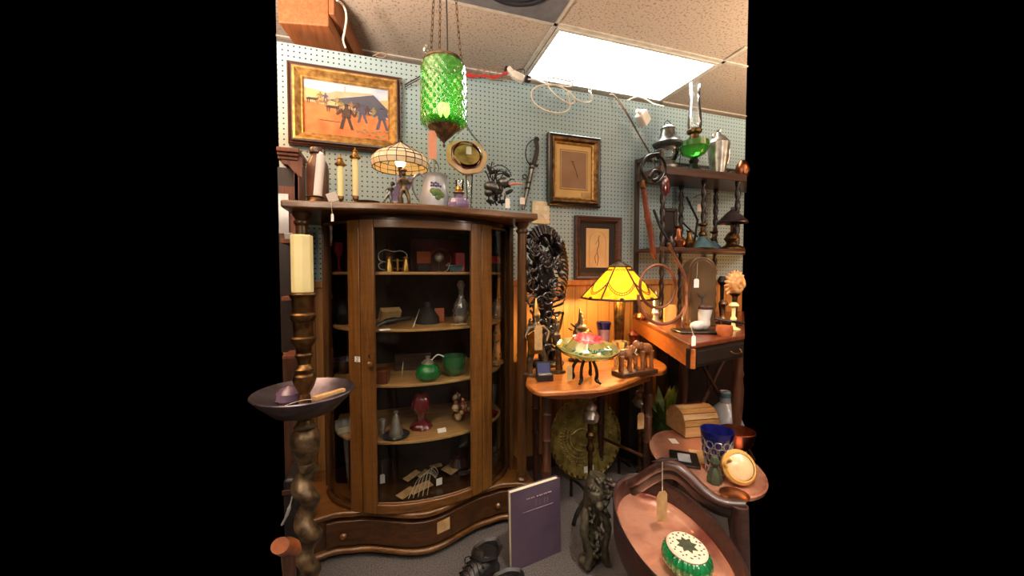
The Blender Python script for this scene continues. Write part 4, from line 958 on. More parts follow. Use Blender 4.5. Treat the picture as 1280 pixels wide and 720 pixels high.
# --- pagoda ornament
Y = 1.80; px = 725; b0 = Vector((Xa(px, Y), Y, TZ+.0005)); k = mpp(px, Y); p = lambda x, y, d=0: at(x, y, Y+d)
t = thing('dark_metal_figurine', 'dark bronze rider group with spiky silhouette behind the glass bowl', 'figurine', tuple(b0))
b = MB(); b.tube([p(718, 416), p(735, 416)], 5*k, 8); b.sph(p(726, 410), (9*k, 6*k, 6*k), 12); b.tube([p(726, 410), p(726, 396), p(725, 390)], [5*k, 3*k, 1.6*k], 8); b.sph(p(726, 392), 2.6*k, 8)
for a, c_ in (((726, 402), (734, 399)), ((726, 401), (719, 406)), ((725, 392), (724.5, 385)), ((728, 396), (731, 393)), ((715, 413), (710, 410)), ((735, 412), (741, 416)), ((718, 408), (713, 404))): b.tube([p(*a), p(*c_)], [1.6*k, .8*k], 6)
b.tube([b0+Vector((0, 0, .004)), p(726, 415)], [12*k, 8*k], 12); b.build('riders', 'bronze', t, remesh=.0028)
MB().lathe([(0, 0), (13*k, 0), (14*k, .006), (11*k, .012), (0, .012)], b0, 20).build('plinth', 'dark_iron', t)
# --- open black jewellery case
Y = 1.50; c = Vector((Xa(681, Y), Y, TZ+.0005)); k = mpp(681, Y); Rb = RZ(-8)
t = thing('jewellery_case', 'small open black case with dark blue lining at table front corner', 'case', tuple(c))
MB().box(c+Vector((0, 0, 4*k)), (20*k, 12*k, 8*k), Rb).build('case_base', 'leather_black', t, bevel=.002)
MB().box(c+Rb @ Vector((0, 6*k, 15*k)), (19*k, 3*k, 15*k), Rb @ RX(-12)).build('case_lid', 'leather_black', t, bevel=.002)
MB().box(c+Rb @ Vector((0, 4*k, 15*k)), (16*k, 1*k, 12*k), Rb @ RX(-12)).build('lid_lining', 'grape_blue', t, smooth=False)
MB().box(c+Vector((0, -.001, 8.4*k)), (17*k, 9*k, 1.2*k), Rb).build('insert', 'silver', t, bevel=.001)
# --- footed art glass bowl
Y = 1.44; px = 734; k = mpp(px, Y); c = at(734, 434, Y); b0 = Vector((Xa(px, Y), Y, TZ+.0005))
t = thing('footed_glass_bowl', 'wide yellow-green art glass bowl with red centre on black feet', 'bowl', tuple(b0))
Rt = RX(9)
MB().nocap().lathe([(6*k, -12*k), (26*k, -9*k), (36*k, -4*k), (39*k, 1*k), (37.5*k, 1.6*k), (34*k, -2*k), (29*k, -3*k), (25*k, 1*k), (21*k, 7*k), (18.5*k, 11*k)], c, 60, Rt, fn=lambda a, z: 1+.02*math.cos(a*9)).build('bowl', 'art_glass', t)
MB().nocap().lathe([(17.5*k, 9.5*k), (19.5*k, 11*k), (17.5*k, 13*k), (15*k, 11*k), (11*k, 6*k), (2*k, 4*k)], c, 60, Rt, fn=lambda a, z: 1+.05*math.cos(a*14)*(z > 9*k)).build('red_centre', 'red_glass', t)
b = MB(); rg = random.Random(2)
for i in range(16):
    a = rg.uniform(-2.8, -.3); r = rg.uniform(22, 29)*k; b.sph(c+Rt @ Vector((math.cos(a)*r, math.sin(a)*r, (25*k-r)*1.3+2*k)), (rg.uniform(2.5, 5)*k, 1.8*k, 2.0*k), 8)
b.build('green_leaves', 'pale_green_glass', t)
b = MB(); b.tube([c+Rt @ Vector((x*k, y*k, 3*k)) for x, y in ((-8, -23), (2, -24), (12, -22), (18, -20))], [1*k, 2*k, 2*k, .8*k], 8, flat=.5); b.build('turquoise_streak', 'teal_glaze', t)
for a in (-75, 45, 165, -140):
    ar = math.radians(a); d = Vector((math.cos(ar), math.sin(ar), 0))
    MB().tube(spline([c+Vector((0, 0, -11*k))+d*6*k, b0+d*15*k+Vector((0, 0, 22*k)), b0+d*18*k+Vector((0, 0, 12*k)), b0+d*17*k+Vector((0, 0, 5*k)), b0+d*24*k+Vector((0, 0, 1.6*k))], 6), [2.0*k]*14+[2.4*k]*7+[1.4*k]*4, 8).build('foot', 'dark_iron', t)
paper_tag('string_tag', 'cream tag leaning against the foot of the glass bowl', at(709, 450, 1.40), at(712, 466, 1.385), (7*k, 18*k), 'kraft')
tag(MB().box(c+Rt @ Vector((-16*k, -25*k, 4*k)), (8*k, 5*k, .4*k), Rt @ RX(28)).build('price_sticker', 'paper', smooth=False), 'small white price card lying on the rim of the glass bowl', 'price tag')
# --- blue and white beaker
t = turned('blue_beaker', 'tall beaker with cobalt blue rim and white flowered body by lamp', 'vase', 755, 1.90, [
    ('body', 'lavender', [(0, 441), (5, 441), (6, 438), (6.5, 425), (8, 410), (0, 410)]), ('blue_band', 'cobalt', [(0, 410), (8, 410), (9.3, 403), (9.6, 401), (8.6, 401), (7.4, 408), (0, 408)])], TZ+.0005)
# --- crystal
Y = 1.63; px = 776; b0 = Vector((Xa(px, Y), Y, TZ+.0005)); k = mpp(px, Y)
tag(MB().lathe([(0, 0), (7*k, 0), (8*k, 6*k), (5*k, 10*k), (7*k, 20*k), (10*k, 31*k), (9*k, 31*k), (5*k, 14*k), (0, 11*k)], b0, 24, fn=lambda a, z: 1+.09*math.cos(a*8)).build('crystal_vase', 'amber_crystal'), 'cut crystal vase glowing amber beneath the lit lamp', 'vase')
b0 = Vector((Xa(792, 1.82), 1.82, TZ+.0005)); k = mpp(792, 1.82)
tag(MB().lathe([(0, 0), (5*k, 0), (6*k, 8*k), (3*k, 16*k), (5*k, 24*k), (7*k, 26*k), (3*k, 31*k), (0, 33*k)], b0, 20, fn=lambda a, z: 1+.12*math.cos(a*5+z*90)).build('red_ornament', 'dark_red'), 'small dark red ornament behind the wooden elephants', 'ornament')
# --- elephants on a plinth
Y = 1.47; px = 795; k = mpp(px, Y); c = Vector((Xa(px, Y), Y, TZ+.0005)); Re = RZ(8)
t = thing('elephant_carving', 'carved wooden pair of elephants facing each other on a plinth', 'carving', tuple(c))
MB().box(c+Vector((0, 0, .010)), (58*k, 22*k, .020), Re).build('plinth', 'walnut_x', t, bevel=.004)
def elephant(ox, s, face, m):
    b = MB(); g = lambda x, y, z: c+Re @ Vector((ox*k+face*x*s*k, y*s*k, .020+z*s*k))
    b.sph(g(0, 0, 24), (11*s*k, 5.6*s*k, 7*s*k), 16); b.sph(g(-6, 0, 23), (7*s*k, 5.6*s*k, 7.4*s*k), 14)
    b.sph(g(11.5, 0, 29), (5.5*s*k, 4.4*s*k, 6*s*k), 14)
    b.tube([g(13, 0, 29), g(17, 0, 24), g(17, 0, 16), g(14, -1, 10), g(15.5, -2, 7)], [3.4*s*k, 2.6*s*k, 1.8*s*k, 1.4*s*k, 1*s*k], 8)
    for x, y in ((-9.5, -3.4), (-6.5, 3.4), (5, -3.4), (9, 3.4)): b.tube([g(x, y, 22), g(x+.5, y, 11), g(x, y, -.2)], [3.6*s*k, 2.3*s*k, 2.7*s*k], 9)
    b.sph(g(8.5, -5, 29), (3.6*s*k, 1.1*s*k, 5*s*k), 10); b.sph(g(8.5, 5, 29), (3.6*s*k, 1.1*s*k, 5*s*k), 10)
    b.tube([g(-13, 0, 24), g(-15, 0, 16), g(-14.5, 0, 10)], [1*s*k, .8*s*k, 1*s*k], 6)
    e = b.build('elephant', m, t, remesh=.0019)
    w = MB()
    for y in (-3, 3): w.tube([g(14, y*.8, 25), g(17.5, y*.8, 21), g(19.5, y*.8, 22)], [.9*s*k, .7*s*k, .3*s*k], 6)
    w.build('tusks', 'ivory_wax', e)
elephant(-15.5, .90, 1, 'elephant_wood'); elephant(14.5, 1.05, -1, 'elephant_wood')

# ================================================================== LARGE BRASS TRAY leaning on the wall, ANDIRONS
Y = 1.98; c = at(731, 546, Y); r = 45.5*mpp(731, Y)*1.1
t = thing('brass_tray', 'large round embossed brass tray leaning upright beneath the side table', 'tray', tuple(c-Vector((0, 0, r))))
c = Vector((c.x, Y, r*.985)); Rt = RX(80)
b = MB().nocap(); b.lathe([(0, .012), (r*.80, .010), (r*.86, .016), (r*.92, .016), (r*.985, .024), (r, .020), (r*.97, .012), (r*.9, .006), (r*.85, 0), (0, 0)], c, 72, Rt, fn=lambda a, z: 1+.012*math.cos(a*36)); b.build('dish', 'tray_brass', t)
b = MB()
for i in range(36): a = 2*PI*i/36; b.sph(c+Rt @ Vector((math.cos(a)*r*.955, math.sin(a)*r*.955, .022)), .011, 8)
b.build('rim_beads', 'brass', t); t.children[-1]['kind'] = 'stuff'
b = MB()
for i in range(34):
    a = math.radians(150+i*7.2)
    for rr2 in (.28, .36, .44, .52): b.sph(c+Rt @ Vector((math.cos(a)*r*rr2*1.15-.03, math.sin(a)*r*rr2*1.15, .012)), (.0075, .0075, .005), 6)
for i in range(50): a = 2*PI*i/50; b.sph(c+Rt @ Vector((math.cos(a)*r*.70, math.sin(a)*r*.70, .012)), (.008, .008, .005), 6)
for pts in ([(-.10, .02), (-.03, .05), (.03, .02), (.09, -.02)], [(.03, .02), (.0, -.05), (-.05, -.04)], [(.05, .09), (.02, .05), (.06, .02), (.12, .04)]): b.tube(spline([c+Rt @ Vector((x, y, .014)) for x, y in pts], 5), .006, 6)
b.build('embossed_relief', 'tray_brass', t)
MB().box(c+Rt @ Vector((0, -r*.77, .020)), (.066, .036, .001), Rt).build('price_label', 'paper', t, smooth=False)
def andiron(px, Y, ytop, label):
    X = Xa(px, Y); k = mpp(px, Y); zt_ = at(px, ytop, Y).z; b0 = Vector((X, Y, 0))
    t = thing('andiron', label, 'andiron', (X, Y, 0), 'pair of andirons with spiral finials under the side table')
    b = MB(); b.tube(spline([b0+Vector((-.10, -.02, .004)), b0+Vector((-.07, -.01, .06)), b0+Vector((0, 0, .12)), b0+Vector((.07, -.01, .06)), b0+Vector((.10, -.02, .004))], 6), .011, 8, flat=.7); b.tube([b0+Vector((0, 0, .12)), b0+Vector((0, .10, .12)), b0+Vector((0, .20, .10)), b0+Vector((0, .20, .004))], .009, 8); b.build('feet', 'dark_iron', t)
    h = zt_
    MB().lathe([(0, .11), (.020, .11), (.022, .13), (.012, .15), (.012, h-.26), (.020, h-.25), (.021, h-.235), (.012, h-.22), (.012, h-.19), (.022, h-.185), (.022, h-.172), (.013, h-.16), (.014, h-.12), (.0, h-.11)], b0, 18).build('shaft', 'old_brass', t)
    MB().lathe([(.010, h-.12), (.034, h-.105), (.042, h-.085), (.036, h-.065), (.024, h-.052), (.030, h-.043), (.026, h-.030), (.014, h-.020), (.016, h-.014), (.008, h-.006), (0, h)], b0, 24, fn=lambda a, z: 1+.10*math.cos(a*3+z*160)).build('finial', 'silver', t)
    return zt_
andiron(739.5, 1.60, 499, 'left andiron, its spiral finial standing in front of the brass tray')
andiron(803, 1.72, 483, 'right andiron, its spiral finial carrying a hanging cream tag')
k = mpp(801, 1.64); paper_tag('string_tag', 'cream tag hanging from the right andiron finial', at(802, 505, 1.66), at(801, 526, 1.655), (10*k, 21*k), 'kraft')

# ================================================================== WALL DESK and SPINDLE SHELF on the right
DZ = .934
L_ = atz(790, 394, DZ); C_ = atz(863, 430.5, DZ); R_ = atz(931, 419, DZ)
if L_.y > 2.105: L_ = L_*(2.105/L_.y); 
t = thing('wall_desk', 'orange-brown wooden desk with dark drawer front and turned leg at right', 'desk', (C_.x+.3, C_.y+.3, 0))
RB = Vector((Xa(931, 2.10), 2.10, DZ))
poly_ = [(L_.x, L_.y), (C_.x, C_.y), (R_.x, R_.y), (RB.x, RB.y)]
ctr = Vector((sum(p[0] for p in poly_)/4, sum(p[1] for p in poly_)/4))
shr = lambda s: [(ctr.x+(x-ctr.x)*s, ctr.y+(y-ctr.y)*s) for x, y in poly_]
MB().prism(poly_, DZ-.020, DZ).build('desktop', 'red_wood', t, smooth=False, bevel=.004)
inn = lambda a, b, s: (a[0]+(b[0]-a[0])*s, a[1]+(b[1]-a[1])*s)
q0, q1, q2, q3 = shr(.985)
def board(a, b_, z0, z1, th, nm, m, par, out=0):
    a = Vector((a[0], a[1])); b_ = Vector((b_[0], b_[1])); d = (b_-a).normalized(); n_ = Vector((d.y, -d.x))
    if (a+n_-ctr).length < (a-n_-ctr).length: n_ = -n_
    a1, b1 = a+n_*out, b_+n_*out; a2, b2 = a1-n_*th, b1-n_*th
    return MB().prism([tuple(a1), tuple(b1), tuple(b2), tuple(a2)], z0, z1).build(nm, m, par, smooth=False, bevel=.002)
board(q0, q1, DZ-.098, DZ-.020, .02, 'side_board', 'orange_wood', t)
board(inn(q1, q2, .0), q2, DZ-.098, DZ-.020, .02, 'front_board', 'black_wood', t)
dr = board(inn(q1, q2, .10), inn(q1, q2, .97), DZ-.088, DZ-.034, .004, 'drawer', 'black_wood', t, out=.004)
hx = Vector(inn(q1, q2, .78)+(DZ-.060,)); nf = Vector((R_.y-C_.y, -(R_.x-C_.x), 0)).normalized()
MB().tube(spline([hx+nf*.004+Vector((-.03, 0, .006)), hx+nf*.02+Vector((-.02, 0, -.008)), hx+nf*.02+Vector((.02, 0, -.008)), hx+nf*.004+Vector((.03, 0, .006))], 5), .003, 6).build('handle', 'old_brass', dr)
board(q2, q3, DZ-.098, DZ-.020, .02, 'side_board', 'black_wood', t)
for q, sx in (((Xa(857, 1.90), 1.90), 1), ((Xa(925, 1.5), 1.5), 1)):
    MB().lathe([(.014, 0), (.018, .02), (.013, .06), (.024, .30), (.026, .34), (.018, .38), (.027, .50), (.030, .60), (.024, .66), (.030, .68), (.024, .70), (.022, DZ-.106), (0, DZ-.106)], (q[0], q[1], 0), 18).build('leg', 'walnut', t)
def twistpost(x, y, z0, z1, r=.014, turns=None, sq=False):
    turns = turns or (z1-z0)/.075; n = int((z1-z0)/.010); 
    pr = [(.0, z0)]+[(r, z0+(z1-z0)*i/n) for i in range(n+1)]+[(0, z1)]
    return MB().lathe(pr, (x, y, 0), 14, fn=lambda a, z: 1+.22*math.cos(2*(a-(z-z0)/(z1-z0)*turns*PI)))
# spindle shelf
SY0, SY1 = 1.85, 2.10; SX = Xa(795, 2.09); s1 = at(834, 207, SY0).z; s2 = at(880, 310, SY0).z
t = thing('spindle_shelf', 'dark brown display shelf with barley-twist spindles standing on the desk', 'shelf', (SX+.3, 2.0, DZ))
xe0, xe1 = Xa(931, SY0), Xa(931, SY1)
sp2 = [(SX-.01, SY1), (SX-.01, SY0), (xe0, SY0), (xe1, SY1)]
MB().prism(sp2, s1-.048, s1).build('shelf_board', 'mahogany', t, smooth=False, bevel=.003)
MB().prism(sp2, s2-.022, s2).build('shelf_board', 'mahogany', t, smooth=False, bevel=.003)
MB().b2((SX-.014, SY1-.02, DZ+.001), (SX+.014, SY1, at(795, 200, SY1).z)).build('upright', 'black_wood', t, bevel=.002)
zg = at(795, 201, SY1).z
MB().b2((SX-.010, SY0, zg-.026), (SX+.010, SY1-.02, zg)).build('gallery_rail', 'black_wood', t, bevel=.002)
MB().b2((SX-.010, SY0, s1), (SX+.010, SY0+.02, zg-.026)).build('gallery_post', 'black_wood', t, bevel=.002)
for px, yy in ((827, SY0+.015), (850, SY1-.03), (878, SY0+.06), (893, SY1-.03), (920, SY0+.02)):
    x = Xa(px, yy)
    twistpost(x, yy, s2, s1-.048).build('spindle', 'black_wood', t)
    if px in (827, 850, 893): twistpost(x, yy, DZ+.001, s2-.022, .013).build('spindle', 'black_wood', t)
xx = Xa(902, SY1-.02)
b = MB(); b.tube([(xx-.07, SY1-.01, s1), (xx+.07, SY1-.01, s1+.10)], .006, 6); b.tube([(xx+.07, SY1-.01, s1), (xx-.07, SY1-.01, s1+.10)], .006, 6); b.build('crossed_bars', 'black_wood', t)
MB().b2((SX+.03, SY1-.012, s1+.095), (xe1-.01, SY1, s1+.11)).build('back_rail', 'black_wood', t)
# --- railroad lantern
Y = 1.95; px = 832; X = Xa(px, Y); k = mpp(px, Y); S = s1+.0005
zy = lambda y: at(px, y, Y).z-at(px, 208, Y).z+S
t = thing('railroad_lantern', 'old tin railroad lantern with clear globe on the top shelf', 'lantern', (X, Y, S))
MB().lathe([(0, S), (14*k, S), (15*k, S+.006), (15*k, zy(203)), (11*k, zy(201)), (9*k, zy(196)), (0, zy(196))], (X, Y, 0), 28).build('base', 'steel', t)
MB().nocap().lathe([(9*k, zy(197)), (13*k, zy(190)), (13*k, zy(180)), (10*k, zy(174))], (X, Y, 0), 28).build('globe', 'clear_glass', t)
MB().lathe([(17*k, zy(176)), (18*k, zy(174)), (11*k, zy(168)), (9*k, zy(162)), (8*k, zy(156)), (9*k, zy(155)), (5*k, zy(151)), (0, zy(150))], (X, Y, 0), 28).build('hood', 'steel', t)
b = MB()
for i in range(4):
    a = .4+i*PI/2; b.tube([(X+math.cos(a)*15*k, Y+math.sin(a)*15*k, S+.01), (X+math.cos(a)*17*k, Y+math.sin(a)*17*k, zy(188)), (X+math.cos(a)*16*k, Y+math.sin(a)*16*k, zy(174))], .0025, 6)
b.tube(arc((X, Y, zy(186)), 16*k, 0, 360, 24, 'xy')[:-1], .0022, 6, closed=True); b.build('cage_wires', 'dark_iron', t)
MB().tube(arc((X, Y, zy(150)), 5*k, -20, 200, 12), .0025, 6).build('bail_handle', 'dark_iron', t)
# --- green oil lamp
Y = 1.93; px = 865; X = Xa(px, Y); k = mpp(px, Y); d_ = at(px, 209, Y).z-S; zy = lambda y: at(px, y, Y).z-d_
t = thing('green_oil_lamp', 'oil lamp with green glass font, black stem and very tall clear chimney', 'oil lamp', (X, Y, S))
MB().lathe([(0, S), (11*k, S), (11*k, S+.006), (7*k, zy(204)), (4.5*k, zy(198)), (6*k, zy(194)), (4*k, zy(190)), (0, zy(189))], (X, Y, 0), 24).build('stem', 'plastic_black', t)
MB().lathe([(4*k, zy(190)), (12*k, zy(186)), (17*k, zy(178)), (16.5*k, zy(171)), (10*k, zy(167)), (0, zy(166))], (X, Y, 0), 48, fn=lambda a, z: 1+.06*abs(math.cos(a*8))).build('font', 'green_lamp_glass', t)
MB().lathe([(5*k, zy(168)), (6*k, zy(165)), (5*k, zy(161)), (8.5*k, zy(159)), (9*k, zy(156)), (7*k, zy(154)), (0, zy(154))], (X, Y, 0), 24).build('burner', 'old_brass', t)
MB().nocap().lathe([(7.5*k, zy(156)), (8.5*k, zy(149)), (8*k, zy(140)), (6*k, zy(120)), (6*k, zy(100)), (6.4*k, zy(96)), (6.2*k, zy(95.5))], (X, Y, 0), 28).build('chimney', 'chimney_glass', t)
# --- silver covered jug
Y = 1.92; px = 895; X = Xa(px, Y); k = mpp(px, Y); d_ = at(px, 211, Y).z-S; zy = lambda y: at(px, y, Y).z-d_
t = thing('silver_jug', 'tall tapering silver jug with ornate lid and thumb piece on the top shelf', 'jug', (X, Y, S))
MB().lathe([(0, S), (8*k, S), (9*k, zy(205)), (11.5*k, zy(185)), (13*k, zy(172)), (11*k, zy(169)), (0, zy(168))], (X, Y, 0), 36, fn=lambda a, z: 1+.02*math.cos(a*12)).build('body', 'silver', t)
b = MB(); b.lathe([(12*k, zy(170)), (9*k, zy(166)), (4*k, zy(162)), (2*k, zy(158)), (3*k, zy(155)), (0, zy(153))], (X, Y, 0), 24)
b.sph((X-7*k, Y, zy(164)), (3*k, 3*k, 4*k), 10); b.sph((X+6*k, Y, zy(163)), (3*k, 3*k, 3.4*k), 10); b.build('ornate_lid', 'silver', t)
MB().tube(spline([(X+11*k, Y, zy(172)), (X+17*k, Y, zy(176)), (X+16*k, Y, zy(192)), (X+9*k, Y, zy(200))], 6), 1.4*k, 8).build('handle', 'silver', t)
tag(MB().lathe([(0, 0), (6*k, 0), (7*k, .01), (9*k, 10*k), (6*k, 18*k), (3*k, 22*k), (0, 22*k)], (Xa(925, 1.93), 1.93, S), 24).build('brass_pot', 'copper'), 'small coppery pot at the right end of the top shelf', 'pot')
tag(MB().box((Xa(916, 1.9), 1.9, S+.006), (.12, .03, .011), RZ(20)).build('dark_bar', 'dark_iron', bevel=.003), 'dark flat iron bar lying on the top shelf right of the silver jug', 'tool')
# --- middle shelf things
S = s2+.0005
X = Xa(836, 1.98); Y = 1.98; k = mpp(836, Y)
t = thing('dark_picture_frame', 'small dark wooden frame leaning on the middle shelf behind brass trinkets', 'frame', (X, Y, S))
b = MB(); hh_, ww_ = 50*k, 18*k
for a, c_ in (((-ww_/2, 0, 0), (4*k, .012, hh_)), ((ww_/2, 0, 0), (4*k, .012, hh_))): b.box((X+a[0], Y, S+hh_/2), c_)
b.box((X, Y, S+2*k), (ww_, .012, 4*k)); b.box((X, Y, S+hh_-2*k), (ww_, .012, 4*k)); b.build('frame_bars', 'black_wood', t, bevel=.002)
MB().box((X, Y+.003, S+hh_/2), (ww_-2*k, .004, hh_-6*k)).build('picture_sheet', 'mat_black', t, smooth=False)
b0 = lambda px, Y: (Xa(px, Y), Y, S)
def blue_lamp(px, Y, sc_, label):
    k = mpp(px, Y)*sc_; t = thing('blue_oil_lamp', label, 'oil lamp', b0(px, Y), 'blue glazed oil lamps on the middle shelf')
    MB().lathe([(0, 0), (14*k, 0), (15*k, .003), (11*k, 6*k), (5*k, 12*k), (3*k, 15*k), (0, 15*k)], b0(px, Y), 28).build('cone_body', 'teal_glaze', t)
    MB().lathe([(3*k, 15*k), (5*k, 17*k), (4*k, 20*k), (2*k, 22*k), (2*k, 27*k), (6*k, 29*k), (5*k, 31*k), (0, 31*k)], b0(px, Y), 20).build('burner', 'old_brass', t)
blue_lamp(877, 1.90, 1, 'blue-grey glazed oil lamp with brass burner, nearer one')
blue_lamp(891, 2.0, .75, 'smaller blue-grey glazed lamp behind the first, tag beside it')
Y = 1.90; px = 914; X = Xa(px, Y); k = mpp(px, Y)
t = thing('brass_desk_lamp', 'small brass lamp with plain conical metal shade at shelf end', 'lamp', (X, Y, S))
MB().lathe([(0, S), (14*k, S), (14*k, S+2*k), (8*k, S+5*k), (6*k, S+8*k), (9*k, S+13*k), (6*k, S+19*k), (2*k, S+22*k), (2*k, S+36*k), (0, S+36*k)], (X, Y, 0), 28).build('base', 'old_brass', t)
MB().nocap().lathe([(17*k, S+32*k), (17.4*k, S+34*k), (6*k, S+46*k), (2*k, S+49*k), (2*k, S+52*k), (.2*k, S+53*k)], (X, Y, 0), 32).build('shade', 'pewter', t, solid=.001)
for i, (px, Y, sc_, m, lb, nm) in enumerate(((847, 1.92, 1, 'copper', 'round copper pot with narrow neck in front of the small dark frame', 'copper_pot'), (861, 1.90, .8, 'old_brass', 'small brass bell-shaped trinket left of the blue lamps', 'brass_bell'), (838, 1.90, .6, 'pewter', 'tiny pewter cup at the left end of the middle shelf', 'pewter_cup'))):
    k = mpp(px, Y)*sc_; tag(MB().lathe([(0, 0), (6*k, 0), (9*k, 6*k), (9*k, 10*k), (4*k, 16*k), (3*k, 24*k), (5*k, 27*k), (0, 27*k)], b0(px, Y), 24).build(nm, m), lb, 'metal trinket')
Y = 1.96; k = mpp(865, Y); B = Vector(b0(866, Y)); p = lambda x, y: at(x, y, Y)
t = thing('balance_lamp', 'slender metal arm piece with crossing rods rising from middle shelf', 'ornament', tuple(B))
b = MB(); b.lathe([(0, 0), (8*k, 0), (8*k, .004), (2*k, .01), (0, .01)], B, 16); b.tube([B, p(872, 275), p(858, 246)], [1.4*k]*3, 7); b.tube([p(853, 278), p(872, 296)], 1*k, 6); b.build('rods', 'dark_iron', t)
MB().tube(spline([p(864, 256), p(868, 247), p(877, 243), p(888, 242)], 6), .7*k, 6).build('curved_arm', 'steel', t)
paper_tag('string_tag', 'white price tag hanging from the curved arm above the blue lamps', p(873, 244)+Vector((0, -.01, 0)), p(872.5, 260)+Vector((0, -.01, 0)), (6*k, 9*k))
# --- dome-topped brown metal box and things on the desk
D = DZ+.0005
Y = 1.62; px = 873; X = Xa(px, Y); k = mpp(px, Y); Rm = RZ(-32)
t = thing('domed_metal_box', 'tall brown metal box with rounded top standing on the desk', 'metal box', (X, Y, D))
W2 = 15.5*k; ztop = at(873, 322, Y).z-D; rr3 = W2
prof = [(-W2, 0), (W2, 0)]+[(W2*math.cos(a), ztop-rr3+rr3*math.sin(a)) for a in [PI*i/16 for i in range(17)]]
Rq = Rm @ RX(90)
MB().prism(prof, -.085, .085, Rq, (X, Y, D)).build('shell', 'mailbox_metal', t, bevel=.006)
b = MB(); prof2 = [(x*.82, .02+(z-.0)*.9) for x, z in prof]; b.prism(prof2, .083, .090, Rq, (X, Y, D)); b.build('front_panel', 'mailbox_metal', t, bevel=.003)
em = MB(); em.box(Vector((X, Y, D))+Rm @ Vector((0, -.092, ztop*.38)), (.006, .003, .03), Rm); em.box(Vector((X, Y, D))+Rm @ Vector((-.012, -.092, ztop*.38+.022)), (.006, .003, .032), Rm @ RY(-40)); em.box(Vector((X, Y, D))+Rm @ Vector((.012, -.092, ztop*.38+.022)), (.006, .003, .032), Rm @ RY(40)); em.build('emblem', 'steel', t, smooth=False)
kk = k; paper_tag('string_tag', 'white price tag hanging on the front of the domed metal box', at(872, 328, Y-.14), at(870.5, 354, Y-.14), (7*kk, 10*kk))
# coiled horn
Y = 1.50; px = 822; k = mpp(px, Y); p = lambda x, y, d=0: at(x, y, Y+d)
t = thing('coiled_horn', 'large coiled brown tubing horn hanging in double loops before the shelf', 'horn', tuple(p(822, 360)))
pts = [p(855, 414, -.05), p(854, 400, -.06), p(858, 378, -.02), p(857, 350), p(850, 332), p(841, 316), p(836, 304)]
MB().tube(spline(pts, 8), [1.9*k]*49, 10).build('long_tube', 'horn_brown', t)
ring_ = [p(822+22*math.cos(a), 358+27*math.sin(a), .02) for a in [2*PI*i/36 for i in range(36)]]
MB().tube(ring_, 1.9*k, 10, closed=True).build('inner_coil', 'horn_brown', t)
arc_ = [p(828+30*math.cos(a), 372+33*math.sin(a), -.01) for a in [math.radians(-15+i*6.5) for i in range(32)]]
MB().tube(arc_, 2.0*k, 10).build('outer_coil', 'horn_brown', t)
# long dark riding crop / hames with strap
Y = 1.62; k = mpp(815, Y); p = lambda x, y, d=0: at(x, y, Y+d)
t = thing('leather_scabbard', 'long reddish leather sheath hanging from a dark hoop on shelf corner', 'sheath', tuple(p(806, 232)))
MB().tube(spline([p(804, 232), p(808, 262), p(813, 290), p(816, 312), p(819, 324)], 5), [4.6*k]*6+[5.2*k]*6+[4.6*k]*5+[4*k, 3.6*k, 3*k, 1*k], 12, flat=.45).build('sheath', 'leather_tan', t)
MB().tube([p(803.5, 226), p(804, 235)], 5.4*k, 12, flat=.6).build('collar', 'old_brass', t)
t2 = thing('dark_hoop', 'dark iron double hoop hooked over the shelf corner above the sheath', 'hoop', tuple(p(815, 210)))
MB().tube([p(817+15*math.cos(a), 211+18*math.sin(a), .06*math.cos(a)) for a in [2*PI*i/30 for i in range(30)]], 1.7*k, 8, closed=True).build('round_hoop', 'dark_iron', t2)
MB().tube(spline([p(801, 228), p(801, 214), p(806, 202), p(815, 194), p(824, 192)], 6), 1.6*k, 8).build('bent_arm', 'dark_iron', t2)
MB().tube(spline([p(812, 222), p(818, 214), p(826, 216), p(822, 224), p(816, 226)], 6), 2.4*k, 8).build('buckle', 'dark_iron', t2)
tag(MB().tube([p(817, 262, .0), p(826, 285, -.02), p(838, 305, -.04), p(846, 324, -.05)], [1.6*k, 1.8*k, 2*k, 2*k], 8).build('dark_rod', 'dark_iron'), 'dark iron rod slanting from the sheath down to the coiled horn', 'rod')
tag(MB().sph(p(832.5, 232, -.01), (6*k, 2*k, 12*k), 14).build('red_pouch', 'dark_red'), 'flat red oval leather fob hanging below the shelf corner', 'fob')
# boot mug on tray
Y = 1.38; px = 877; X = Xa(px, Y); k = mpp(px, Y); B = Vector((X, Y, D)); Rz = RZ(-20)
t = thing('wooden_tray', 'dark flat tray on the desk under the white ceramic boot', 'tray', tuple(B))
MB().box(B+Vector((0, 0, .005)), (62*k, 34*k, .010), Rz).build('tray_base', 'black_wood', t, bevel=.003)
t = thing('ceramic_boot', 'white ceramic boot-shaped mug standing on the dark desk tray', 'boot mug', (X, Y, D+.0105)); B = B+Vector((0, 0, .0105))
b = MB(); b.tube([B+Vector((5*k, 0, 5*k)), B+Vector((5*k, 0, 14*k)), B+Vector((7*k, 0, 27*k))], [7.5*k, 7*k, 8.5*k], 14); b.sph(B+Vector((-7*k, -2*k, 6*k)), (11*k, 6*k, 6*k), 14); b.sph(B+Vector((4*k, 0, 4.4*k)), (8*k, 6.4*k, 4.4*k), 12); b.build('boot', 'white_ceramic', t, remesh=.0025)
MB().lathe([(0, 26*k), (8.6*k, 26*k), (9*k, 29*k), (7*k, 31*k), (0, 30*k)], B+Vector((7*k, 0, 0)), 20).build('boot_top', 'mahogany', t)
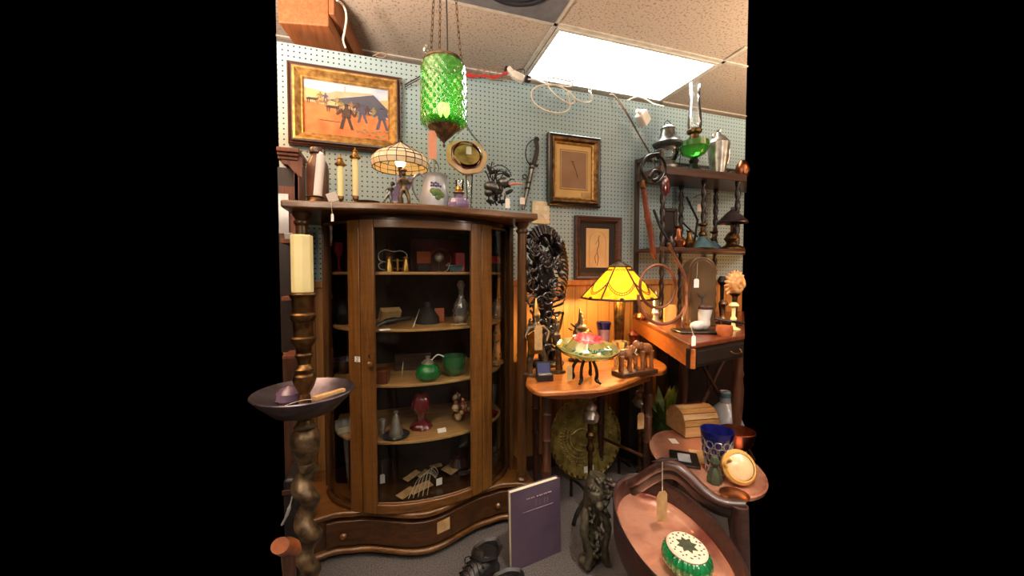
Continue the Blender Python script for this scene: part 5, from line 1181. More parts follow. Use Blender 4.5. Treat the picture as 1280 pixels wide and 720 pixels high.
# conch shell
Y = 1.52; px = 917; k = mpp(px, Y); c = at(919, 356, Y); 
t = thing('conch_shell', 'frilled golden conch shell glowing on a brass stand at right edge', 'shell', (c.x, Y, D))
b = MB()
for i in range(26):
    a = i*.42; r = (13-i*.36)*k; b.sph(c+Vector((math.cos(a)*r*.6, -i*.0012, math.sin(a)*r*.75)), (r*.55, r*.5, r*.5), 10)
for i in range(11): a = math.radians(40+i*18); b.sph(c+Vector((math.cos(a)*14*k, 0, math.sin(a)*15*k)), (2.2*k, 1.6*k, 4.4*k), 8, RY(90-math.degrees(a)))
b.build('shell_body', 'shell', t, remesh=.003)
MB().lathe([(0, D), (9*k, D), (9*k, D+.006), (3*k, D+.02), (3*k, c.z-15*k), (7*k, c.z-11*k), (0, c.z-10*k)], (c.x, Y, 0), 20).build('stand', 'old_brass', t)
for i, (px, yt, Y, m, lb) in enumerate(((903, 345, 1.60, 'dark_iron', 'dark iron candlestick between domed box and conch shell'), (905, 375, 1.36, 'old_brass', 'short brass candlestick behind the boot mug tray'), (918, 378, 1.40, 'ivory_wax', 'stubby cream candlestick on the desk below the conch shell'))):
    k = mpp(px, Y); zt_ = at(px, yt, Y).z-D; B = (Xa(px, Y), Y, D)
    tag(MB().lathe([(0, 0), (8*k, 0), (8*k, .004), (3*k, .012), (2*k, .03), (4*k, zt_*.4), (2*k, zt_*.5), (2.4*k, zt_*.8), (6*k, zt_*.88), (5*k, zt_*.94), (3*k, zt_), (0, zt_)], B, 20).build('candlestick', m), lb, 'candlestick')
tag(MB().lathe([(0, 0), (7*k, 0), (9*k, 6*k), (8*k, 12*k), (0, 13*k)], (Xa(912, 1.24), 1.24+.02, D), 20).build('orange_bowl', 'orange_plain'), 'small orange glazed bowl near the desk front edge', 'bowl')
b = MB(); k = mpp(905, 1.3)
for dy in (0, .035): b.tube([at(893, 398, 1.30+dy), at(915, 402, 1.25+dy), at(930, 404, 1.25+dy)], 1.6*k, 8)
tag(b.build('metal_tongs', 'dark_iron'), 'dark metal tongs lying across the desk at the right edge', 'tongs')
paper_tag('string_tag', 'white tag hanging over the corner of the desk', at(862, 400, 1.24), at(867, 426, 1.125), (5.5*k, 11*k))
k = mpp(850, 1.5)
tag(MB().box((Xa(838, 1.72), 1.72, D+.05), (.07, .02, .10), RZ(-25)).build('porcelain_plaque', 'shell', bevel=.006), 'small cream plaque standing behind the horn coils on the desk', 'plaque')
Y = 1.70; B = Vector((Xa(820, Y), Y, D)); k = mpp(820, Y)
tag(MB().lathe([(0, 0), (9*k, 0), (4*k, 4*k), (3*k, 10*k), (5*k, 14*k), (3*k, 20*k), (4*k, 30*k), (2*k, 38*k), (0, 42*k)], B, 20).build('turned_candlestick', 'silver'), 'turned silver candlestick seen through the horn coils', 'candlestick')
tag(MB().lathe([(0, 0), (8*k, 0), (10*k, 4*k), (8*k, 9*k), (0, 10*k)], (Xa(802, 1.88), 1.88, D), 20).build('small_dish', 'copper'), 'small copper dish at the far left corner of the desk', 'dish')
# ================================================================== HUTCH at the far left
HX0, HX1, HY = Xa(352, 1.95)-.004, -.392, 1.95
t = thing('wooden_hutch', 'brown wooden hutch with crown moulding at the left photo edge', 'hutch', ((HX0+HX1)/2, 2.04, 0))
zc = at(352, 184, 1.93).z
b = MB(); b.b2((HX0, HY, .02), (HX1-.018, 2.10, .82)); b.build('lower_case', 'walnut', t, smooth=False, bevel=.003)
MB().b2((HX1-.018, HY, .02), (HX1, 2.10, zc-.05)).build('side_panel', 'hutch_wood', t, smooth=False, bevel=.002)
MB().b2((Xa(352, 2.1)-.004, 2.085, .82), (HX1-.018, 2.10, zc-.05)).build('back_panel', 'black_wood', t, smooth=False)
for z in (.83, 1.10, at(358, 299, HY).z): MB().b2((HX0, HY, z-.018), (HX1-.018, 2.085, z)).build('shelf', 'hutch_wood', t, smooth=False, bevel=.002)
b = MB(); b.b2((HX0, HY-.030, zc-.020), (HX1+.010, 2.10, zc)); b.b2((HX0, HY-.020, zc-.034), (HX1+.006, 2.10, zc-.020)); b.b2((HX0, HY-.010, zc-.05), (HX1+.002, 2.10, zc-.034)); b.build('crown_molding', 'hutch_wood', t, smooth=False, bevel=.004)
P = lambda x, y: (at(x, y, HY).x, at(x, y, HY).z)
pts = [P(352, 193), P(378, 197)]+[P(378, 222), P(372, 219), P(366, 213), P(360, 206), P(352, 204)]
b = MB(); vs = [(x, HY-.004, z) for x, z in pts]; n = len(vs); b.add(vs+[(x, HY+.012, z) for x, z in pts], [tuple(range(n)), tuple(range(2*n-1, n-1, -1))]+[(i, (i+1) % n, n+(i+1) % n, n+i) for i in range(n)]); b.build('arched_valance', 'hutch_wood', t, smooth=False)
MB().b2((P(374, 232)[0], HY, P(374, 300)[1]), (HX1-.018, HY+.014, P(374, 197)[1])).build('front_stile', 'hutch_wood', t, smooth=False)
MB().b2((HX0, HY+.004, P(352, 300)[1]), (P(374, 232)[0], HY+.014, P(352, 232)[1])).build('door_panel', 'hutch_wood', t, smooth=False)
tag(MB().b2((HX0, HY-.010, P(352, 292)[1]), (P(361, 243)[0], HY-.004, P(361, 243)[1])).build('pale_picture', 'stoneware', smooth=False), 'pale grey picture card standing in the hutch at left edge', 'picture')
tag(MB().box((at(361, 294, HY-.02).x, HY-.02, at(361, 295, HY-.02).z), (.035, .002, .03), RX(30)).build('price_card', 'paper', smooth=False), 'small white price card below the pale picture in the hutch', 'price tag')
# ================================================================== TALL CANDLESTICK at left
CXp, CYp = 378, 1.236
k = mpp(CXp, CYp); X = Xa(CXp, CYp); Z = lambda y: at(CXp, y, CYp).z
t = thing('floor_candlestick', 'tall turned bronze floor candlestick with wide dish and twisted shaft', 'candle stand', (X, CYp, 0))
prof = [(0, 520), (9, 520), (11, 513), (8, 506), (7, 498), (6, 492), (9, 487), (12, 481), (13.5, 475), (12.5, 469), (9, 466), (11, 464), (11.5, 461), (9, 459), (7, 455), (8.5, 447), (10, 446), (10.5, 443), (8.5, 441), (9, 434), (13, 428), (14.5, 425), (14.5, 422), (11.5, 420), (11.5, 402), (13.5, 400), (15, 397), (14.5, 393), (12.5, 391), (12.5, 374), (14.5, 371), (15.2, 368), (14, 366), (0, 366)]
MB().lathe([(r*k, Z(y)) for r, y in prof], (X, CYp, 0), 36).build('upper_shaft', 'old_brass', t)
zd = Z(512)
zrim = Z(489)
MB().lathe([(0, zd-.012), (14*k, zd-.012), (36*k, zd-.002), (52*k, zrim-.020), (59*k, zrim), (58*k, zrim+.003), (50*k, zrim-.014), (34*k, zd+.008), (14*k, zd-.004), (0, zd-.004)], (X, CYp, 0), 64).build('dish', 'pewter', t)
prof = [(0, 690), (10, 690), (12, 680), (13, 672)]
k5 = k
MB().lathe([(r*k, Z(y)) for r, y in [(0, 588), (9, 588), (10, 582), (8.5, 579), (12, 573), (17, 560), (18, 550), (16, 541), (12, 536), (13.5, 533), (10, 530), (8, 525), (11, 521), (14, 517), (0, 513)]], (X, CYp, 0), 36).build('urn', 'bronze', t)
zt_, zb2 = Z(588), .06; n = 90
MB().lathe([(0, zb2)]+[(11.5*k*(1+.1*math.sin(i*.25)), zb2+(zt_-zb2)*i/n) for i in range(n+1)]+[(0, zt_)], (X, CYp, 0), 36, fn=lambda a, z: 1+.42*math.cos(a+(z)*2*PI/.105)).build('twisted_shaft', 'bronze', t)
MB().lathe([(0, 0), (.15, 0), (.155, .012), (.12, .03), (.06, .05), (.04, .075), (0, .075)], (X, CYp, 0), 40).build('base', 'bronze', t)
t = thing('pillar_candle', 'thick square-sided ivory pillar candle on the tall bronze stand', 'candle', (X, CYp, Z(366)))
zc0 = Z(366)+.0005; b = MB(); b.prism([(math.cos(a)*12.6*k, math.sin(a)*12.6*k) for a in [2*PI*i/8+.2 for i in range(8)]], zc0, Z(294), None, (X, CYp, 0)); b.build('wax', 'ivory_wax', t, bevel=.003, smooth=False)
MB().tube([(X-.003, CYp, Z(294)), (X-.008, CYp, Z(291))], .0012, 6).build('wick', 'cord_dark', t)
# on the dish
zs = zrim-.004
a0, a1 = atz(393, 501, zs), atz(430, 489, zs+.002)
b = MB(); dv = (a1-a0); ctr2 = (a0+a1)/2+Vector((0, 0, .006)); b.box(ctr2, (dv.length, .016, .009), RZ(math.degrees(math.atan2(dv.y, dv.x)))); tag(b.build('wooden_stick', 'pine', bevel=.001), 'pale flat wooden stick resting on the candlestick dish rim', 'stick')
b0 = atz(362, 500, zd+.02); tag(MB().lathe([(0, -.0), (.030, .0), (.038, .012), (.036, .032), (.022, .048), (0, .054)], (b0.x, b0.y, zd+.012), 28).build('plum_glass_dome', 'plum'), 'plum-coloured glass paperweight dome sitting in the candlestick dish', 'paperweight')
tag(MB().tube(spline([atz(352, 509, zd+.03), atz(362, 505, zd+.032), atz(375, 501, zd+.034), atz(390, 499, zd+.036)], 5), .0012, 5).build('tag_string', 'string'), 'thin pale string trailing across the candlestick dish', 'string')
# chair arm at bottom left
t = thing('wooden_chair', 'orange-brown wooden chair arm at the bottom left corner', 'chair', (-.19, .98, 0))
k = mpp(362, 1.02); p = lambda x, y, d=0: at(x, y, 1.02+d)
b = MB(); b.tube([p(350, 682, -.02), p(357, 683), p(363, 685, .01), p(368, 690, .02)], [.022, .026, .026, .018], 14, flat=.8); b.build('arm', 'arm_wood', t)
MB().tube([p(360, 690), p(362, 720), p(362, 800, .0)], [.016, .015, .015], 12).build('arm_post', 'walnut', t)
b = MB(); q = p(362, 800); b.b2((q.x-.02, q.y-.02, 0), (q.x+.02, q.y+.02, q.z)); b.build('leg', 'walnut', t, bevel=.003)
# dark box behind with white thing
b0 = Vector((-.34, 1.5, 0)); t = thing('storage_chest', 'dark chest standing on the floor behind the floor candlestick', 'chest', tuple(b0))
zt3 = at(358, 600, 1.45).z
MB().b2((Xa(352, 1.45)-.01, 1.45, 0), (Xa(366, 1.45), 1.60, zt3)).build('case', 'leather_black', t, bevel=.01)
MB().b2((Xa(352, 1.45)-.012, 1.445, zt3-.05), (Xa(366, 1.45)+.003, 1.45, zt3-.035)).build('strap', 'mahogany', t)
tag(MB().tube(spline([at(353, 655, 1.40), at(360, 640, 1.40), at(366, 618, 1.42)], 5), [.010]*4+[.014]*3+[.006]*4, 8, flat=.4).build('white_strap', 'stoneware'), 'pale strap leaning against the dark chest at lower left', 'strap')

# ================================================================== CABINET CONTENTS
def on(px, Y, i, dz=.0008): return Vector((Xa(px, Y), Y, (SZ+[.218])[i]+dz))
# shelf 1: opera glasses
t = thing('opera_glasses', 'pair of brass and pearl opera glasses with wire handle, top shelf', 'opera glasses', tuple(on(497, 1.72, 0)))
B = on(497, 1.72, 0); k = mpp(497, 1.72)
for dx in (-10, 10):
    MB().lathe([(0, 0), (5.2*k, 0), (5.2*k, 2*k), (4*k, 9*k), (2.8*k, 13*k), (2.6*k, 16*k), (4*k, 17*k), (4*k, 18.5*k), (0, 18.5*k)], B+Vector((dx*k, 0, 0)), 20).build('barrel', 'brass', t)
b = MB(); b.tube([B+Vector((-8*k, 0, 4*k)), B+Vector((8*k, 0, 4*k))], 1*k, 6); b.tube([B+Vector((-7*k, 0, 14*k)), B+Vector((7*k, 0, 14*k))], 1*k, 6); b.tube([B+Vector((0, 0, 1*k)), B+Vector((0, 0, 16*k))], 1.6*k, 8); b.build('bridge', 'brass', t)
b = MB(); b.tube(spline([B+Vector(p_)*k for p_ in ((-14, 0, 12), (-21, 0, 14), (-22, 0, 22), (-15, 0, 27), (-5, 0, 25), (5, 0, 26), (11, 0, 22), (11, 0, 18))], 5), .6*k, 6); b.tube(spline([B+Vector(p_)*k for p_ in ((-15, 0, 2), (-21, 0, 4), (-22, 0, 9), (-17, 0, 12))], 5), .7*k, 6); b.build('wire_handle', 'silver', t)
B = on(530, 1.90, 0); k = mpp(530, 1.90)
t = thing('book_stand_box', 'small dark stand holding an orange box on the top shelf', 'box', tuple(B))
MB().box(B+Vector((0, 0, 5*k)), (17*k, 10*k, 10*k)).build('stand', 'black_wood', t, bevel=.002)
MB().box(B+Vector((0, 0, 18*k)), (17*k, 8*k, 15*k)).build('orange_box', 'box_orange', t, bevel=.002)
B = on(549, 1.80, 0); k = mpp(549, 1.80)
t = thing('glass_globe', 'small faceted glass ball in a wire ring on the top shelf', 'ornament', tuple(B))
MB().sph(B+Vector((0, 0, 18*k)), 6*k, 10).build('glass_ball', 'silver', t, angle=5, smooth=False)
b = MB(); b.lathe([(0, 0), (6*k, 0), (6*k, .003), (1*k, .006), (1*k, 12*k), (0, 12*k)], B, 16); b.tube(arc(B+Vector((2*k, 0, 16*k)), 13*k, -40, 150, 16), .6*k, 6); b.build('ring_stand', 'old_brass', t)
B = on(572, 1.78, 0); k = mpp(572, 1.78)
t = thing('wire_easel', 'silver wire bracket with grey panel at the right of top shelf', 'easel', tuple(B))
b = MB(); b.tube(spline([B+Vector(p_)*k for p_ in ((-17, 0, 0), (-12, 0, 3), (-10, 0, 11), (-14, 0, 8), (-6, 0, 8), (6, 0, 8), (6, 0, 1))], 4), .6*k, 6); b.build('wire', 'silver', t)
MB().box(B+Vector((-1*k, .01, 5*k)), (16*k, .004, 8*k)).build('panel', 'teal_glaze', t)
B = on(574, 1.92, 0); k = mpp(574, 1.92); tag(MB().box(B+Vector((0, 0, 12*k)), (12*k, 8*k, 24*k), RZ(10)).build('red_box', 'red_plain', bevel=.002), 'red box standing behind the wire bracket on the top shelf', 'box')
B = on(545, 2.03, 0); k = mpp(545, 2.03); tag(MB().box(B+Vector((0, 0, 21*k)), (62*k, 3*k, 42*k), RX(-6)).build('maroon_album', 'dark_red', bevel=.003), 'wide maroon album leaning at the back of the top shelf', 'album')
tag(turned('dark_bottle', '', '', 487, 2.0, [('b', 'brown_jar', [(0, 330), (8, 330), (8, 305), (3, 296), (3, 288), (0, 288)])], SZ[0]+.001), 'dark bottle standing in the shadow behind the opera glasses', 'bottle')
B = on(617, 1.86, 0); k = mpp(617, 1.86); 
t = thing('red_capped_jar', 'small clear jar with wide red cap behind the right curved glass', 'jar', tuple(B))
MB().lathe([(0, 0), (6*k, 0), (6*k, 11*k), (0, 11*k)], B, 20).build('jar_glass', 'clear_glass', t); MB().lathe([(0, 11*k), (8.5*k, 11*k), (8.5*k, 17*k), (5*k, 20*k), (0, 20*k)], B, 20).build('cap', 'red_plain', t)
# shelf 2
B = on(490, 1.72, 1); k = mpp(490, 1.72)
t = thing('carving_knife_set', 'bundle of dark-handled utensils lying in front on second shelf', 'utensils', tuple(B))
MB().tube(spline([B+Vector(p_)*k for p_ in ((-16, 0, 3), (-6, 0, 7), (6, 0, 9), (22, 10, 10))], 5), [2*k]*4+[4.4*k]*6+[3*k]*6, 9).build('grip', 'leather_black', t)
MB().tube([B+Vector((-20*k, -4*k, 3*k)), B+Vector((-8*k, 0, 8*k)), B+Vector((8*k, 4*k, 8*k))], [3*k, 3.4*k, 1.4*k], 9, flat=.6).build('metal_end', 'steel', t)
tag(MB().box(B+Vector((-3*k, 24*k, 13*k)), (26*k, 10*k, 18*k), RZ(20) @ RX(28)).build('olive_box', 'kraft', bevel=.002), 'olive-brown box leaning behind the dark utensils on second shelf', 'box')
B = on(519, 1.68, 1); tag(MB().tube([B+Vector((-3*k, 0, 1*k)), B+Vector((0, .01, 9*k)), B+Vector((6*k, .05, 22*k))], [.8*k, 1*k, .4*k], 7, flat=.4).build('knife_blade', 'silver'), 'bright thin knife leaning at the centre of the second shelf', 'knife')
B = on(534, 1.82, 1); k = mpp(534, 1.82)
tag(MB().lathe([(0, 0), (15*k, 0), (14*k, 8*k), (8*k, 16*k), (4*k, 20*k), (4*k, 26*k), (0, 27*k)], B, 28).build('grey_bell', 'mat_black'), 'dark bell-shaped flask standing mid second shelf', 'flask')
B = on(549, 1.84, 1); tag(MB().box(B+Vector((0, 0, 9*k)), (12*k, .012, 18*k), RX(-10)).build('small_easel_picture', 'box_orange', bevel=.003), 'small brown framed miniature beside the dark flask', 'miniature')
t = turned('glass_decanter', 'cut glass decanter with round body at the right of second shelf', 'decanter', 576, 1.76, [('body', 'crystal', [(0, 399), (6, 399), (9, 395), (11.5, 385), (10, 375), (5, 368), (3.5, 362), (4, 356), (0, 356)]), ('stopper', 'silver', [(0, 357), (3, 356), (5, 351), (3, 346), (0, 345)])], SZ[1]+.001, n=9)
B = on(480, 1.645, 1); k = mpp(480, 1.645); tag(MB().box(B+Vector((0, 0, .002)), (13*k, 6*k, .001), RZ(18) @ RX(14)).build('price_card', 'paper', smooth=False), 'small white price card at the front edge of second shelf', 'price tag')
B = on(573, 1.70, 1); tag(MB().box(B+Vector((0, 0, .004)), (20*k, 12*k, .006), RZ(22)).build('cream_booklet', 'pine', bevel=.001), 'thin cream booklet lying under the glass decanter', 'booklet')
# shelf 3
t = turned('green_glass_pot', 'bright green glass pot with silver ornate cap on third shelf', 'pot', 534, 1.69, [('body', 'green_paint_glass', [(0, 478), (11, 478), (15, 474), (16, 468), (13, 461), (7, 457), (0, 457)])], SZ[2]+.001)
B = on(534, 1.69, 2); k = mpp(534, 1.69); b = MB(); b.lathe([(7.5*k, 20*k), (8*k, 22*k), (5*k, 25*k), (2*k, 27*k), (3*k, 30*k), (0, 31*k)], B, 16); b.tube(spline([B+Vector((4*k, 0, 24*k)), B+Vector((12*k, 0, 31*k)), B+Vector((20*k, 0, 28*k))], 5), .8*k, 6); b.build('silver_cap', 'silver', t)
turned('green_glass_bowl', 'deep green glass bowl beside the bright green pot on third shelf', 'bowl', 567, 1.74, [('bowl', 'pale_green_glass', [(0, 470), (8, 470), (12, 466), (15, 457), (16, 446), (15, 446), (13, 457), (9, 465), (0, 467)])], SZ[2]+.001)
B = on(476, 1.72, 2); k = mpp(476, 1.72); tag(MB().box(B+Vector((0, 0, 8*k)), (16*k, 22*k, 16*k), RZ(-8)).build('wooden_box', 'red_wood', bevel=.002), 'small brown wooden box at the left of third shelf', 'box')
B = on(501, 1.78, 2); tag(MB().tube([B, B+Vector((1*k, 0, 10*k)), B+Vector((2*k, .01, 19*k))], [1*k, 2*k, .6*k], 8, flat=.4).build('tusk_carving', 'ivory_wax'), 'pale slender horn point standing on the third shelf', 'carving')
B = on(515, 1.92, 2); k = mpp(515, 1.92); tag(MB().box(B+Vector((0, 0, 10*k)), (44*k, 14*k, 20*k)).build('maroon_case', 'mahogany', bevel=.003), 'long maroon case at the back of the third shelf', 'case')
turned('dark_bowl', 'dark round bowl behind the left stile on third shelf', 'bowl', 431, 1.94, [('bowl', 'pewter', [(0, 455), (7, 455), (14, 448), (18, 438), (17, 438), (12, 447), (0, 452)])], SZ[2]+.001)
# shelf 4
t = turned('silver_candle_snuffer', 'dark silver bell on a round dish at left of fourth shelf', 'bell', 493, 1.71, [('dish', 'pewter', [(0, 556), (14, 556), (17, 553), (15, 553), (0, 554)]), ('bell', 'silver', [(0, 554), (9, 554), (8, 548), (5, 540), (4, 532), (2, 528), (3, 524), (0, 523)])], SZ[3]+.001)
turned('silver_cup', 'small silver cup at the left door edge of fourth shelf', 'cup', 476, 1.74, [('cup', 'silver', [(0, 550), (4, 550), (2, 546), (5, 538), (5, 530), (4, 530), (0, 545)])], SZ[3]+.001)
B = on(525, 1.78, 3); k = mpp(525, 1.78)
tag(MB().lathe([(0, 0), (14*k, 0), (12*k, 5*k), (5*k, 10*k), (6*k, 18*k), (12*k, 26*k), (11*k, 38*k), (6*k, 44*k), (0, 45*k)], B, 32, fn=lambda a, z: 1+.05*math.cos(a*8)).build('red_glass_vase', 'dark_red'), 'dark red glass vase at the centre of fourth shelf', 'vase')
B = on(551, 1.70, 3); k = mpp(551, 1.70); tag(MB().box(B+Vector((0, 0, .006)), (11*k, 6*k, .001), RZ(8) @ RX(40)).build('price_card', 'paper', smooth=False), 'small white price card at the front of fourth shelf', 'price tag')
rg = random.Random(9); cols = ['red_wood', 'cream_glass', 'dark_red', 'copper']
B = on(580, 1.80, 3); k = mpp(580, 1.80); t = thing('beaded_ornament', 'cluster of rosy shell beads piled at right end of fourth shelf', 'ornament', tuple(B))
for m in cols:
    b = MB()
    for i in range(7): b.sph(B+Vector((rg.uniform(-12, 5)*k, rg.uniform(-4, 4)*k, rg.uniform(4, 34)*k)), rg.uniform(3, 5.5)*k, 8)
    o_ = b.build('beads', m, t); o_['kind'] = 'stuff'
B = on(430, 1.86, 3); k = mpp(428, 1.80)
t = thing('white_book', 'small white book lying behind the left curved glass on fourth shelf', 'book', tuple(B))
MB().box(B+Vector((0, 0, 5*k)), (24*k, 26*k, 8*k), RZ(16)).build('page_block', 'pages', t, smooth=False); MB().box(B+Vector((0, 0, 9.5*k)), (25*k, 27*k, 1.2*k), RZ(16)).build('cover', 'stoneware', t, bevel=.001); MB().box(B+Vector((0, 0, .6*k)), (25*k, 27*k, 1.2*k), RZ(16)).build('cover', 'stoneware', t, bevel=.001)
# cabinet floor: luggage tags, spoon, tags
B = on(536, 1.72, 4); k = mpp(536, 1.72)
tagcards = [(508, 618, 24, 11, 62), (526, 612, 30, 12, 48), (515, 598, 26, 9, 66), (529, 596, 20, 6, 74), (562, 592, 22, 13, -40), (545, 588, 16, 7, 30)]
for i, (x, y, l, w, ang) in enumerate(tagcards):
    q = atz(x, y, .2185+.006*(i % 3+1)); 
    tag(MB().box(q+Vector((0, 0, .008+.003*i)), (l*k, w*k, .0012), RZ(ang-20) @ RX(10)).build('paper_tag', 'kraft', smooth=False), ['large buff tag nearest the left end of the tag pile in cabinet bottom', 'broad buff tag at the front of the tag pile', 'narrow folded buff tag behind the front ones', 'slim curled buff tag in the middle of the pile', 'square buff tag lying to the right of the pile', 'small buff tag at the top of the pile'][i], 'paper tag', 'buff tags piled on the cabinet bottom')
b = MB()
for i in range(5): b.tube(spline([B+Vector((-.10+.02*i, -.06, .01)), B+Vector((-.05+.015*i, .02, .05+.01*i)), B+Vector((.0+.01*i, .05, .05)), B+Vector((.03, .06, .015))], 5), .0012, 5)
tag(b.build('tag_strings', 'string'), 'loose strings looping over the buff paper tags', 'string'); COL.objects['tag_strings']['kind'] = 'stuff'
q = atz(549, 606, .23); tag(MB().box(q+Vector((0, 0, .015)), (8*k, .001, 9*k), RZ(15)).build('price_card', 'paper', smooth=False), 'white square price card standing on the cabinet bottom', 'price tag')
q = atz(478, 604, .25); paper_tag('string_tag', 'white pointed tag hanging inside the cabinet at lower left', (q.x, q.y+.02, q.z+.08), (q.x, q.y+.02, q.z+.01), (6*k, 12*k))
q = atz(580, 591, .235); b = MB(); b.sph(q, (8*k, 5*k, 2*k), 14); b.tube([q, q+Vector((.06, .03, .005))], 1*k, 6); tag(b.build('silver_spoon', 'silver'), 'shiny silver spoon at the right of the cabinet bottom', 'spoon')
B = on(572, 1.84, 4); tag(MB().lathe([(0, 0), (10*k, 0), (13*k, 10*k), (8*k, 20*k), (10*k, 26*k), (0, 27*k)], B, 24).build('dark_red_jar', 'mahogany'), 'dark reddish jar at the back right of the cabinet bottom', 'jar')
# right side bay
B = on(622, 1.86, 1); k = mpp(622, 1.86)
turned('yellow_vase', 'slim yellow and white bird-shaped vase behind right curved glass', 'vase', 624, 1.95, [('vase', 'yellow_glaze', [(0, 376), (4, 376), (5, 368), (3, 350), (3.6, 338), (2, 328), (0, 326)])], SZ[1]+.001)
turned('glass_ball_vase', 'clear glass ball vase behind the right curved glass', 'vase', 621, 1.87, [('vase', 'crystal', [(0, 392), (4, 392), (8, 387), (9, 380), (7, 373), (3, 369), (5, 366), (0, 366)])], SZ[1]+.001)
b = MB(); B = on(621, 1.86, 2); k = mpp(621, 1.86); t = thing('painted_vase', 'tall slim flower-painted vase behind the right curved glass', 'vase', tuple(B))
MB().lathe([(0, 0), (5*k, 0), (6*k, 12*k), (4*k, 26*k), (5*k, 38*k), (3*k, 48*k), (4*k, 52*k), (0, 52*k)], B, 24).build('body', 'shell', t)
b = MB(); rg = random.Random(4)
for i in range(14): b.mat(i % 3); b.sph(B+Vector((rg.uniform(-4, 4)*k, -4.6*k, rg.uniform(6, 44)*k)), (1.6*k, 1.2*k, 1.8*k), 7)
b.build('flowers', ['red_plain', 'leaf_green', 'yellow_glaze'], t)
B = on(621, 1.87, 2); tag(MB().box(B+Vector((0, 0, 3*k)), (20*k, 12*k, 5*k), RZ(38)).build('wood_block', 'pine', bevel=.003), 'pale wooden block on third shelf behind right curved glass', 'block')
turned('crystal_glass', 'clear crystal stem glass in the right bay of fourth shelf', 'glass', 617, 1.86, [('glass', 'crystal', [(0, 520), (6, 520), (1, 517), (1.5, 508), (3, 500), (5, 486), (4.6, 486), (0, 504)])], SZ[3]+.001, n=10)
turned('rose_dish', 'small rose-coloured dish in the right bay of fourth shelf', 'dish', 614, 1.80, [('dish', 'dark_red', [(0, 524), (5, 524), (9, 518), (8, 518), (0, 522)])], SZ[3]+.001)
turned('grey_pot', 'dark grey pot behind the left curved glass on second shelf', 'pot', 429, 1.92, [('pot', 'dark_iron', [(0, 410), (10, 410), (13, 400), (9, 388), (3, 380), (0, 378)])], SZ[1]+.001)
turned('dark_goblet', 'dark goblet behind the left curved glass on top shelf', 'goblet', 424, 1.85, [('goblet', 'dark_red', [(0, 338), (6, 338), (1.5, 334), (1.5, 322), (6, 312), (6, 302), (5, 302), (0, 318)])], SZ[0]+.001)

# ================================================================== BOOK
A_, B_ = atz(640, 716, 0), atz(701.5, 689.5, 0); dv = (B_-A_); w = dv.length; ang = math.degrees(math.atan2(dv.y, dv.x)); ht = at(636.5, 619, A_.y).z
tb = thing('purple_book', 'large thin purple-grey clothbound book standing upright on the carpet', 'book', tuple((A_+B_)/2))
Mx = Matrix.Translation(A_) @ RZ(ang).to_4x4() @ RX(-2).to_4x4()
MB(Mx).b2((.0, 0, 0), (w, .0035, ht)).build('front_cover', 'book_cover', tb, bevel=.001)
MB(Mx).b2((.0, .0255, 0), (w, .029, ht)).build('back_cover', 'book_cover', tb, bevel=.001)
MB(Mx).b2((.003, .0036, .004), (w-.006, .0254, ht-.004)).build('page_block', 'pages', tb, smooth=False)
MB(Mx).b2((w-.004, .0036, .0), (w, .0254, ht)).build('spine', 'book_cover', tb, bevel=.001)
b = MB(Mx)
zt_ = ht*.86
def seg(x0, z0, x1, z1, th=.0022): b.tube([(x0, -.0004, z0), (x1, -.0004, z1)], th, 5, flat=.3)
for i, x in enumerate([.30, .34, .39, .43]): seg(w*x, zt_, w*(x+.025), zt_, .004)
for i, x in enumerate([.50, .55, .59, .64, .68, .73, .77]): seg(w*x, zt_, w*(x+.03), zt_, .006)
seg(w*.22, ht*.70, w*.84, ht*.70, .0022)
for c0 in (.48, .56, .66, .72): seg(w*c0, ht*.74, w*(c0+.015), ht*.81, .0018)
b.build('cover_lettering', 'book_line', tb)
# ================================================================== BOOTS
def boot(cx, cy_, ang, label, s=1.0):
    t = thing('black_boot', label, 'boot', (cx, cy_, 0), 'pair of black lace-up boots on the carpet'); M_ = Matrix.Translation((cx, cy_, 0)) @ RZ(ang).to_4x4()
    b = MB(M_); b.tube([(0, 0, .03), (0, 0, .07), (.004, 0, .11), (.006, 0, .125)], [.046*s, .043*s, .044*s, .042*s], 16); b.tube([(.0, 0, .085), (-.05, 0, .075), (-.10, 0, .058)], [.046, .045, .04], 14)
    b.sph((-.05, 0, .045), (.07*s, .042*s, .042*s), 14); b.sph((-.125, 0, .036), (.06*s, .046*s, .034*s), 14); b.sph((.015, 0, .04), (.05*s, .04*s, .04*s), 12)
    for y in (-1,): b.box((-.07, 0, .014), (.20*s, .07*s, .02))
    b.build('upper', 'leather_black', t, remesh=.004)
    b = MB(M_); b.prism([(.06, -.032), (.066, 0), (.06, .032), (0, .036), (-.08, .042), (-.15, .042), (-.185, .02), (-.19, 0), (-.185, -.02), (-.15, -.042), (-.08, -.042), (0, -.036)], 0, .016); b.build('sole', 'plastic_black', t, bevel=.003)
    MB(M_).nocap().lathe([(.054, .118), (.061, .127), (.056, .137), (.046, .130), (.040, .10), (.032, .06), (0, .05)], (.006, 0, 0), 40, fn=lambda a, z: (1+.05*math.sin(3*a+.6)+.03*math.sin(7*a))*(1 if z > .09 else .9), sxy=(1.12, .86)).build('padded_collar', 'leather_black', t)
    b = MB(M_)
    for i in range(5): x = -.038-.018*i; z = .132-.009*i; b.tube(spline([(x-.012, -.034, z-.022), (x-.005, 0, z-.001), (x-.012, .034, z-.022)], 4), .0026, 6); b.sph((x-.012, -.036, z-.024), .0045, 7); b.sph((x-.012, .036, z-.024), .0045, 7)
    b.tube(spline([(-.04, 0, .13), (-.07, .04, .12), (-.06, .055, .08)], 4), .002, 6); b.build('laces', 'dark_iron', t)
    MB(M_).tube([(-.046, 0, .09), (-.048, 0, .125), (-.035, 0, .150)], [.026, .028, .020], 10, flat=.25).build('tongue', 'mat_black', t)
